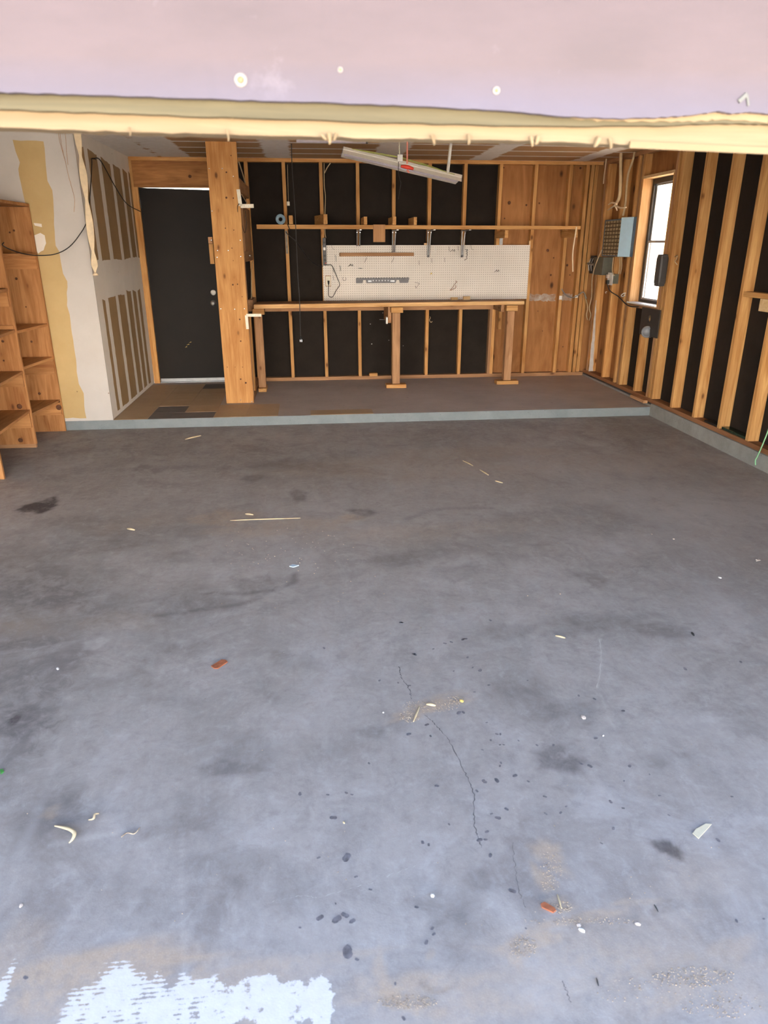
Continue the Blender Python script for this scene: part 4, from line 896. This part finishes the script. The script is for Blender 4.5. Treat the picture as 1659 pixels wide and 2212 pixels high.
tag(MB().tube([oY(6.92, 971, 310), oY(6.92, 968, 340), oY(6.92, 965, 368)], .004, 6).build('cord', M['wirew']), 'thin pale cord hanging just left of the white rod', 'cord')
a, b = oY(7.0, 640, 297), oY(7.0, 790, 301)
lt = tag(MB().tube([(a.x, 7.0, ZT-.022), (b.x, 7.0, ZT-.022)], .019, 16, False).build('ceiling_tube', M['lav']), 'pale lavender tube mounted flat on the ceiling left of the hanging fixture', 'tube')
MB().tube([(b.x, 7.0, ZT-.022), (b.x+.018, 7.0, ZT-.022)], .021, 16, False).build('end_cap', M['dgray'], lt)

# ---- left strap and wires
P = [oY(6.56, 164, 268), oY(6.56, 170, 310), oY(6.56, 176, 350), oY(6.56, 181, 385), oY(6.56, 187, 430), oY(6.56, 193, 480), oY(6.56, 199, 530), oY(6.56, 203, 560), oY(6.56, 206, 592)]
def tw(u):
    w = .35+.65*abs(math.sin(u*math.pi*3.4+.9))
    return (.15*math.sin(u*9), w*(1 if u < .93 else max(.25, 1-(u-.93)*16)))
st_ = tag(MB().ribbon(P, .058, .003, tw).build('hanging_strap', M['cream']), 'twisted cream strap hanging in front of the white partition corner', 'strap')
MB().lathe([(.008, .012), (.026, -.006), (.02, -.012)], oY(6.56, 206, 592), (0, 0, 1), 12).build('strap_knot', M['cream'], st_)
tag(MB().tube([oY(6.62, 127, 270), oY(6.62, 127, 295), oY(6.63, 133, 320), oY(6.63, 141, 348), oY(6.63, 148, 380), oY(6.63, 155, 405), oY(6.63, 161, 430), oY(6.63, 160, 458)], .0016, 6).build('wire', M['oldX']), 'thin brown wire dangling longest down the white partition', 'wire')
tag(MB().tube([oY(6.62, 131, 270), oY(6.62, 130, 290), oY(6.63, 134, 318), oY(6.63, 139, 342)], .0016, 6).build('wire', M['oldX']), 'thin brown wire close beside the longest one on the partition', 'wire')
tag(MB().tube([oY(6.62, 138, 270), oY(6.62, 142, 300), oY(6.63, 144, 330), oY(6.63, 147, 356)], .0016, 6).build('wire', M['oldX']), 'short thin brown wire ending in a nub on the white partition', 'wire')
tag(MB().tube([oY(D-.01, 303, 457), oX(XL+.01, 274, 440), oX(XL+.012, 250, 405), oX(XL+.012, 218, 348), oX(XL+.012, 205, 343), oX(XL+.01, 198, 343), oX(XL+.03, 198.5, 352), oX(XL+.04, 196, 400), oX(XL+.02, 192, 448), oY(6.60, 187, 480), oY(6.57, 172, 507), oY(6.52, 150, 533), oY(6.45, 122, 548), oY(6.4, 88, 552), oY(6.3, 55, 549), oY(6.2, 25, 540), oY(6.10, 6, 530), oY(6.06, 8, 524)], .0042, 8).build('cable', M['black']), 'long black cable swagged from the back door frame to the wooden shelves', 'cable')
nl = oX(XL, 198, 343); tag(MB().lathe([(.004, 0), (.004, .03), (.010, .032), (.010, .036)], nl, (1, 0, 0), 8).build('nail', M['dkmetal']), 'dark nail carrying the black cable on the mudded side wall', 'nail')

# ---- bookcase on the left
bk = thing('shelving_unit', (-2.62, 5.9, 0), 'rough brown wooden shelving with upright dividers against the left wall', 'shelving')
xw = -2.995
def divider(y, x, z0, z1): return MB().box(xw, x, y-.012, y+.012, z0, z1, .002).build('divider', M['shelfZ'], bk)
divider(6.622, -2.292, .001, 1.915); divider(6.03, -2.342, .04, 1.915); divider(5.17, -2.28, .001, 1.915)
MB().box(xw, -2.292, 5.158, 6.636, 1.917, 1.940, .002).build('top_board', M['shelfX'], bk)
MB().box(xw, -2.36, 6.045, 6.075, .001, .038, .002).build('kick_base', M['oldX'], bk)
def shelf(y0, y1, xa, xb, z, t=.022):
    return MB().hexa([(xw, y0, z-t), (xa, y0, z-t), (xb, y1, z-t), (xw, y1, z-t), (xw, y0, z), (xa, y0, z), (xb, y1, z), (xw, y1, z)], .002).build('shelf_board', M['shelfY'], bk)
for z in (1.552, .972, .684, .297): shelf(6.043, 6.609, -2.345, -2.296, z)
for z in (1.30, .985, .655, .335): shelf(5.183, 6.017, -2.285, -2.345, z)
for z0, z1 in ((1.425, 1.528), (.53, .66), (.16, .273)): MB().box(xw, -2.297, 6.588, 6.6095, z0, z1, .002).build('cleat', M['shelfX'], bk)
for z0, z1 in ((.53, .631), (.185, .311), (1.16, 1.27), (.987, 1.02)): MB().box(xw, -2.35, 5.994, 6.0175, z0, z1, .002).build('cleat', M['shelfX'], bk)
MB().box(xw, -2.46, 6.30, 6.32, .001, .273, .002).build('kick_board', M['oldX'], bk)
# knot on the front edge of cleat
for px, py, rr, y in [(127,880,.04,6.585),(30,498,.014,6.6075),(21,502,.012,6.6075),(35,602,.018,6.6075),(68,738,.016,6.6075),(42,878,.034,6.015),(44,951,.03,6.015),(6,737,.016,6.015),(8,779,.012,6.015),(85,850,.02,6.6075),(56,663,.01,6.6075)]:
    c = oY(y, px, py); rr *= .62; MB().lathe([(rr, 0), (rr*.8, .0015), (.001, .002)], c, (0, -1, 0), 14).build('knot', M['knot'], bk)

# ---- right wall items
XW = XR+.015
ep = thing('breaker_panel', (XW, 8.0, 1.49), 'slate breaker panel with a paper directory grid and open blue door', 'breaker panel')
XC = XR-.055
y0_, y1_ = oX(XC, 1341, 512).y, oX(XC, 1303, 514).y; zt_, zb_ = oX(XC, 1322, 474).z, oX(XC, 1318, 554).z
MB().box(XC, XR+.0165, y0_+.004, y1_, zb_, zt_, .004).build('cabinet', M['blued'], ep)
MB().box(XC-.0025, XC, y0_+.012, y1_-.035, zb_+.012, zt_-.015).build('directory_card', M['chart'], ep)
h0 = Vector((XC-.006, y0_, 0)); e_ = oX(XR+.004, 1366, 512); h1 = Vector((XR+.004, e_.y, 0))
dd = (h1-h0).normalized(); nn = Vector((dd.y, -dd.x, 0)); nn = nn if nn.x < 0 else -nn
def pt_(u, v, z): p = h0+dd*u+nn*v; return (p.x, p.y, z)
Ld = (h1-h0).length; zd0, zd1 = oX(XR-.02, 1355, 555).z, oX(XR-.02, 1355, 469.5).z
mb = MB().hexa([pt_(0, 0, zd0), pt_(Ld, 0, zd0), pt_(Ld, .012, zd0), pt_(0, .012, zd0), pt_(0, 0, zd1), pt_(Ld, 0, zd1), pt_(Ld, .012, zd1), pt_(0, .012, zd1)], .003)
o = mb.build('cabinet_door', M['blue'], ep); o['label'] = 'open light blue panel door'
MB().hexa([pt_(Ld+.001, -.004, zd0), pt_(Ld+.03, -.004, zd0), pt_(Ld+.03, .010, zd0), pt_(Ld+.001, .010, zd0), pt_(Ld+.001, -.004, zd1), pt_(Ld+.03, -.004, zd1), pt_(Ld+.03, .010, zd1), pt_(Ld+.001, .010, zd1)], .003).build('door_rim', M['blued'], ep)
jb = tag(MB().box(XR-.085, XF-.01, 8.02, 8.30, 1.297, 1.486, .004).build('junction_box', M['boxgray']), 'plain olive-gray box directly under the breaker panel', 'junction box')
db = thing('cable_clamp_box', (XR, 8.42, 1.3), 'dark cluttered metal box with clamps in the corner left of the olive-gray box', 'electrical box')
MB().box(XR-.03, XF-.01, 8.475, D-.005, 1.30, 1.50, .004).build('box', M['dkmetal'], db)
MB().box(XR-.02, XR+.017, 8.31, 8.47, 1.32, 1.48, .004).build('side_box', M['dkmetal'], db)
MB().tube([(XR-.06, 8.32, 1.405), (XR-.06, 8.53, 1.41)], .014, 10, False).build('conduit', M['steel'], db)
for y in (8.35, 8.43, 8.50): MB().tube([(XR-.05, y, 1.33), (XR-.06, y, 1.40), (XR-.04, y, 1.47)], .006, 8).build('clamp', M['steel'], db)
ob = thing('outlet_box', (XR-.02, 7.80, 1.2), 'small gray metal outlet box with white cover, below the blue panel door', 'outlet box')
MB().box(XR-.048, XW+.002, 7.79, 7.90, 1.215, 1.315, .003).build('metal_box', M['boxgray'], ob)
MB().box(XR-.056, XR-.049, 7.785, 7.92, 1.20, 1.33, .002).build('cover_plate', M['white'], ob)
MB().box(XR-.085, XR-.057, 7.86, 7.90, 1.27, 1.31, .004).build('pink_plug', M['pebble'], ob)
MB().box(XR-.082, XR-.057, 7.85, 7.90, 1.21, 1.25, .004).build('black_plug', M['black'], ob)
tag(MB().tube([(XR-.075, 7.87, 1.215), (XR-.06, 7.80, 1.14), oX(XR-.02, 1335, 640), oX(XR-.01, 1350, 655), oX(XR-.02, 1362, 662), oX(XR-.022, 1380, 663)], .006, 8).build('power_cable', M['dkmetal']), 'dark brown cord drooping from the outlet box to the window sill', 'cord')
for i, (px, lab) in enumerate(((1338, 'left of two cables between blue panel door and outlet box'), (1342, 'right of two cables between blue panel door and outlet box'))):
    tag(MB().tube([oX(XR-.02, px, 556), oX(XR-.02, px+1, 575), oX(XR-.035, px-2, 592)], .005, 6).build('cable', M['wirew']), lab, 'cable')
tag(MB().tube([oX(XR-.05, 1325, 556), oX(XR-.06, 1323, 575), oX(XR-.06, 1323, 588), oX(XR-.06, 1327, 595)], .005, 6).build('cable', M['wirew']), 'pale cable beside the olive-gray box leading to the outlet box', 'cable')
# bundles
cb = thing('conduit_bundle', oX(3.28, 1333, 440), 'pale flexible cable hanging from the ceiling with a frayed cream end', 'cable bundle')
MB().tube([oX(3.28, 1342, 300), oX(3.28, 1341, 340), oX(3.28, 1340.5, 380), oX(3.28, 1340, 400), oX(3.28, 1338, 425), oX(3.28, 1331, 440)], .017, 10).build('cable', M['wirew'], cb)
for q_ in ([(1331, 440), (1322, 438), (1314, 442)], [(1332, 441), (1323, 447), (1313, 454)], [(1330, 444), (1340, 449), (1353, 448)], [(1328, 442), (1331, 449), (1333, 455)]):
    MB().tube([oX(3.27+jit(.02), *p) for p in q_], .012, 8, True, lambda t: 1-.55*t).build('frayed_strand', M['cream'], cb)
tag(MB().tube([oX(3.36, 1371, 328), oX(3.35, 1366, 350), oX(3.35, 1358, 372), oX(3.35, 1354, 400), oX(3.35, 1351, 440), oX(3.35, 1346, 466)], .011, 8).build('cable', M['wirew']), 'pale cable running down from the wall top to the blue panel door', 'cable')
tag(MB().tube([oX(3.33, 1310.5, 333), oX(3.33, 1309, 350), oX(3.33, 1305, 380), oX(3.33, 1303.5, 397)], .007, 8).build('cable', M['cream']), 'short cream cable stub hanging in the back right corner', 'cable')
tag(MB().tube([oY(8.05, 1245, 490), oY(8.05, 1244, 500), oY(8.06, 1240, 525), oY(8.06, 1237, 550), oY(8.06, 1237.5, 587)], .008, 8).build('rope', M['cream']), 'cream rope hanging over the right end of the shelf rail', 'rope')
tag(MB().tube([oX(3.25, 1300, 540), oX(3.25, 1293, 555), oX(3.25, 1284, 580), oX(3.27, 1279, 605), oX(3.33, 1278, 640), oX(3.33, 1273, 665), oX(3.33, 1276, 680), oX(3.33, 1273, 692)], .006, 8).build('cable', M['wirew']), 'long tan cable hanging down the corner from beside the breaker panel', 'cable')
tag(MB().tube([oX(3.33, 1261, 635), oX(3.33, 1268, 655), oX(3.33, 1269, 668), oX(3.33, 1267, 680), oX(3.33, 1269, 691)], .006, 8).build('cable', M['wirew']), 'shorter tan cable looping beside the long one in the corner', 'cable')
tag(MB().tube([oY(8.5, 1213, 624), oY(8.5, 1222, 637), oY(8.5, 1233, 643), oY(8.5, 1245, 640), oY(8.5, 1260, 631), oY(8.5, 1267, 645)], .006, 8).build('cable', M['steel']), 'gray cable draped between the last two back wall studs', 'cable')
tag(MB().tube([oX(XR+.01, 1352, 633), oX(XR-.01, 1347, 634), oX(XR-.02, 1342, 638), oX(XR-.02, 1345, 641), oX(XR-.02, 1350, 637)], .005, 8).build('hook', M['white']), 'larger white hook on the stud left of the window bottom', 'hook')
tag(MB().tube([oX(XR+.01, 1311, 630), oX(XR-.01, 1308, 631), oX(XR-.015, 1309, 634)], .003, 8).build('hook', M['white']), 'small white hook on the stud below the olive-gray box', 'hook')
p = oY(D-.01, 929, 690); tag(MB().tube([p+Vector((0, .008, .03)), p+Vector((0, -.02, .02)), p+Vector((-.012, -.03, -.005)), p+Vector((.004, -.04, -.03)), p+Vector((.022, -.03, -.02))], .0035, 6).build('hook', M['wirew']), 'pale wire hook on the stud below the bench right of the middle leg', 'hook')
p = oY(D-.02, 919, 528); tag(MB().box(p.x-.016, p.x+.016, D-.03, D-.008, 1.6185, 1.64, .002).build('wood_block', M['pale']), 'tiny wood block on the pegboard top edge beside the third bracket', 'block')
# utility box beside window
ub = tag(MB().box(XR-.065, XR+.016, 6.70, 6.80, 1.26, 1.51, .02).box(XR-.06, XR+.010, 6.705, 6.795, 1.24, 1.53, .015).build('utility_box', M['dgray']), 'narrow dark gray box on the stud right of the window', 'box')
# plate & cap
dp = thing('dark_plate', oX(XR, 1403, 695), 'dark plate with an oval hole hanging below the window', 'plate')
zz, yy = (.755, 1.022), (6.70, 7.09)
cz, cy = .925, 6.905; out = []; m = MB()
ring = [(cy+.026*math.cos(2*math.pi*k/16), cz+.036*math.sin(2*math.pi*k/16)) for k in range(16)]
def rectp(a):
    dx, dz = math.cos(a), math.sin(a); s = 1e9
    if dx > 1e-6: s = min(s, (yy[1]-cy)/dx)
    if dx < -1e-6: s = min(s, (yy[0]-cy)/dx)
    if dz > 1e-6: s = min(s, (zz[1]-cz)/dz)
    if dz < -1e-6: s = min(s, (zz[0]-cz)/dz)
    return cy+dx*s, cz+dz*s
angs = sorted([2*math.pi*k/16 for k in range(16)]+[math.atan2(z-cz, y-cy) % (2*math.pi) for y in yy for z in zz])
ri = [(cy+.026*math.cos(a), cz+.036*math.sin(a)) for a in angs]; ro = [rectp(a) for a in angs]
xs_ = (XR-.004, XR+.006); V = [[[m.bm.verts.new((x, *p)) for p in r] for r in (ri, ro)] for x in xs_]
n_ = len(angs)
for k in range(n_):
    j = (k+1) % n_
    m.bm.faces.new((V[0][0][k], V[0][0][j], V[0][1][j], V[0][1][k])); m.bm.faces.new((V[1][0][k], V[1][1][k], V[1][1][j], V[1][0][j]))
    m.bm.faces.new((V[0][1][k], V[0][1][j], V[1][1][j], V[1][1][k])); m.bm.faces.new((V[0][0][j], V[0][0][k], V[1][0][k], V[1][0][j]))
m.build('plate', M['dkmetal'], dp)
MB().lathe([(.028, -.004), (.028, .004), (.001, .005)], (XR+.008, cy, cz), (-1, 0, 0), 16).build('tan_disc', M['tan_paper'], dp)
c = oX(XR-.02, 1398, 717)
cp = thing('pipe_cap', c, 'stubby gray pipe cap at the lower corner of the dark plate', 'pipe cap')
ax_ = Vector((-.55, -.8, .12))
MB().lathe([(.056, -.13), (.058, 0), (.054, .006)], c, ax_, 28).build('pipe', M['mgray'], cp)
MB().lathe([(.048, .004), (.049, .014), (.042, .016), (.040, .011), (.001, .011)], c, ax_, 28).build('cap', plain('light_gray_plastic', (.17, .185, .21), .4), cp)
for k in range(3): 
    pass
tag(MB().tube([oX(XR+.016, 1458, 555), oX(XR-.01, 1463, 552), oX(XR-.02, 1461, 560), oX(XR-.01, 1458, 565), oX(XR+.005, 1463, 572)], .004, 6).build('wire', M['wirew']), 'small tan curl of wire on the stud right of the dark gray box', 'wire')
# block on curb corner
c = oX(XR-.01, 1376, 862)
tag(MB().box(XR-.035, XR+.012, 6.74, 7.05, .1045, .135, .003).build('wood_block', M['oldY']), 'weathered wood block lying on the step curb beside the right wall', 'block')
# right edge shelf
es = thing('stud_shelf', (3.43, 5.2, 1.22), 'short wood shelf piece between studs at the right edge of view', 'shelf')
MB().box(XR+.022, XF-.002, 5.066, 5.433, 1.228, 1.266, .002).build('shelf_board', M['studY'], es)
MB().box(XR+.03, XF-.03, 4.98+.088, 5.215, 1.136, 1.2265, .003).build('support_block', M['pale'], es)
# green cord
tag(MB().tube([oX(XR-.02, 1668, 900), oX(XR-.015, 1659, 931), oX(XR-.01, 1645, 966), oX(XR-.006, 1636, 986), oX(XR-.006, 1632, 994), oX(XR-.006, 1632, 1005)], .0045, 8).build('cord', M['green']), 'light green cord slanting down over the right curb', 'cord')
tag(MB().box(XR+.03, XF-.004, 5.07, 5.425, .1605, .182, .004).build('glass_shard', M['dgreen']), 'dark green glass strip lying on the sill between right wall studs', 'glass')
tag(MB().box(XR+.03, XF-.004, 5.48, 5.70, .1605, .176, .004).build('black_scrap', M['black']), 'black plastic scrap on the sill left of the green glass strip', 'scrap')

# ================================================================== debris on floor
def stick(name, p0, p1, w, mat, lab, cat, g=None, bend=0):
    a, b = oZ(.002, *p0), oZ(.002, *p1); mid = (a+b)/2+Vector((0, bend, .001))
    return tag(MB().tube([a, mid, b], w, 6, True, lambda t: .6+.6*math.sin(math.pi*min(1, max(0, t)))).build(name, M[mat]), lab, cat, g)
stick('wood_stick', (497, 1124), (649, 1119), .003, 'chip', 'long thin straw-colored stick on the floor in the sandy patch', 'stick')
stick('wood_sliver', (400, 949), (434, 941), .008, 'chip', 'pale wood sliver on the floor just before the step', 'sliver')
stick('wood_sliver', (275, 1142), (291, 1145), .007, 'chip', 'short pale chip on the floor right of the dark round stain', 'sliver')
stick('wood_sliver', (530, 1110), (547, 1112), .006, 'chip', 'tiny pale splinter just above the long stick', 'sliver')
stick('wood_sliver', (1037, 1015), (1055, 1026), .006, 'chip', 'pale diagonal splinter on the far middle floor', 'sliver')
stick('wood_sliver', (1000, 995), (1022, 1006), .004, 'chip', 'faint thin splinter beyond the diagonal one on the far floor', 'sliver')
stick('wood_sliver', (1070, 1039), (1086, 1043), .005, 'chip', 'broad pale splinter right of the diagonal one', 'sliver')
stick('wood_sliver', (1200, 1373), (1221, 1378), .004, 'chip', 'small straw splinter on the middle right floor', 'sliver')
stick('wood_sliver', (893, 1559), (906, 1526), .0032, 'chip', 'straw standing out at the left of the sand pile by the crack', 'straw')
stick('wood_sliver', (921, 1521), (941, 1524), .005, 'chip', 'thick pinkish splinter in the sand pile by the crack', 'splinter')
stick('wood_sliver', (1204, 1932), (1213, 1962), .0018, 'chip', 'thin straw beside the lower red-brown fragment', 'straw')
stick('wood_sliver', (1250, 2006), (1263, 2013), .004, 'white', 'white sliver on the near floor right of the lower red fragment', 'sliver')
stick('twig', (1413, 1954), (1422, 1970), .0014, 'dkmetal', 'tiny dark twig on the near right floor', 'twig')
stick('twig', (1288, 2112), (1293, 2130), .0014, 'dkmetal', 'tiny dark twig near the bottom of the floor', 'twig')
stick('twig', (1499, 1373), (1494, 1366), .004, 'dkmetal', 'small dark twig on the right middle floor', 'twig')
def flat(name, pts, mat, lab, cat, t=.004):
    P = [oZ(.0008, *p) for p in pts]; return tag(MB().prism(P, (0, 0, t)).build(name, M[mat]), lab, cat)
flat('tile_fragment', [(456, 1440), (463, 1445), (471, 1445), (492, 1431), (488, 1427), (479, 1426)], 'rust', 'upper red-brown flat fragment on the left middle floor', 'fragment')
flat('tile_fragment', [(1168, 1954), (1170, 1961), (1195, 1973), (1201, 1968), (1198, 1963), (1176, 1950)], 'rust', 'lower red-brown flat fragment on the near right floor', 'fragment')
flat('paper_scrap', [(1496, 1801), (1509, 1812), (1537, 1781), (1524, 1780), (1503, 1792)], 'scrap', 'cream torn paper-like scrap on the near right floor', 'scrap', .002)
flat('pale_chip', [(1600, 1185+25), (1633, 1213), (1643, 1211), (1638, 1207)][1:], 'pebble', 'small pale chip near the right edge of the floor', 'chip', .003)
flat('plastic_scrap', [(625, 1224), (632, 1220), (646, 1222), (634, 1226)], 'bluep', 'pale blue plastic scrap on the middle left floor', 'scrap', .004)
flat('green_leaf', [(0, 1664), (6, 1662), (9, 1668), (2, 1673)], 'leaf', 'green leaf bit at the left edge of the floor', 'leaf', .003)
P = [oZ(.003, 118, 1784), oZ(.006, 135, 1787), oZ(.012, 152, 1792), oZ(.012, 161, 1800), oZ(.008, 157, 1812), oZ(.003, 149, 1821)]
tag(MB().tube(P, .0045, 6, True, lambda t: .4+.9*math.sin(math.pi*min(1, max(0, t)))).build('dry_leaf', M['chip']), 'curled cream dry leaf on the near left floor', 'leaf')
P = [oZ(.003, 191, 1771), oZ(.006, 202, 1768), oZ(.008, 205, 1759), oZ(.004, 214, 1757)]
tag(MB().tube(P, .0028, 6, True, lambda t: .5+.8*math.sin(math.pi*min(1, max(0, t)))).build('dry_leaf', M['chip']), 'smaller cream dry leaf bit beyond the curled one', 'leaf')
P = [oZ(.002, 262, 1808), oZ(.003, 275, 1799), oZ(.004, 290, 1801), oZ(.003, 302, 1788)]
tag(MB().tube(P, .0016, 6).build('dry_stalk', M['sand']), 'thin curled dry stem right of the curled leaf', 'stem')
for px, py, r, mt, lab in [(1260, 1551, .010, 'pebble', 'pinkish pebble right of the sand pile'), (934, 1936, .008, 'white', 'white pebble on the near middle floor'), (125, 1446, .008, 'white', 'small white pebble on the left floor'),
                        (1303, 1590, .005, 'white', 'tiny white pebble right of the pinkish pebble'), (1250, 2000, .007, 'pebble', 'pale pebble right of the lower red fragment'), (1377, 1997, .007, 'pebble', 'pale pebble at the near right floor'),
                        (1555, 1249, .008, 'white', 'small white pebble on the right floor'), (997, 1516, .010, 'tag', 'yellowish pebble at the right end of the sand pile'), (1634, 1211, .008, 'pebble', 'pebble at the right edge beside the pale chip'),
                        (743, 1778, .005, 'chip', 'tiny cream pebble right of a dark drip'), (828, 1540, .005, 'white', 'tiny white pebble left of the sand pile'), (46, 1957, .006, 'pebble', 'pale pebble near the lower left'),
                        (1455, 1165, .006, 'pebble', 'tiny pale pebble on the far right floor')]:
    c = oZ(0, px, py); tag(MB().pebble((c.x, c.y, r*.45), r, .55).build('pebble', M['pwhite' if mt == 'white' else mt]), lab, 'pebble', 'pebbles scattered on the floor')

# ================================================================== light
wd = bpy.data.worlds.new('World'); SC.world = wd; wd.use_nodes = True; t = wd.node_tree; t.nodes.clear()
sky = t.nodes.new('ShaderNodeTexSky'); sky.sky_type = 'NISHITA'; sky.sun_disc = False
sky.sun_elevation = math.radians(48); sky.sun_rotation = math.radians(20); sky.air_density = 1.2; sky.dust_density = 1.5
bg = t.nodes.new('ShaderNodeBackground'); bg.inputs[1].default_value = 0.26
wo = t.nodes.new('ShaderNodeOutputWorld'); t.links.new(sky.outputs[0], bg.inputs[0]); t.links.new(bg.outputs[0], wo.inputs[0])
sun = bpy.data.lights.new('sun', 'SUN'); sun.energy = 16.0; sun.color = (1, .93, .83); sun.angle = math.radians(.6)
so = bpy.data.objects.new('sun', sun); COL.objects.link(so); so.location = (3, 10, 9)
so.rotation_euler = Vector((-.25, -.72, -.80)).to_track_quat('-Z', 'Y').to_euler()
SC.view_settings.view_transform = 'Standard'; SC.view_settings.look = 'None'; SC.view_settings.exposure = 2.5; SC.view_settings.gamma = 1
SC.view_settings.use_curve_mapping = False
cy = SC.cycles; cy.max_bounces = 8; cy.diffuse_bounces = 5; cy.glossy_bounces = 3; cy.transparent_max_bounces = 8; cy.sample_clamp_indirect = 10
cy.use_denoising = True; cy.caustics_reflective = False; cy.caustics_refractive = False
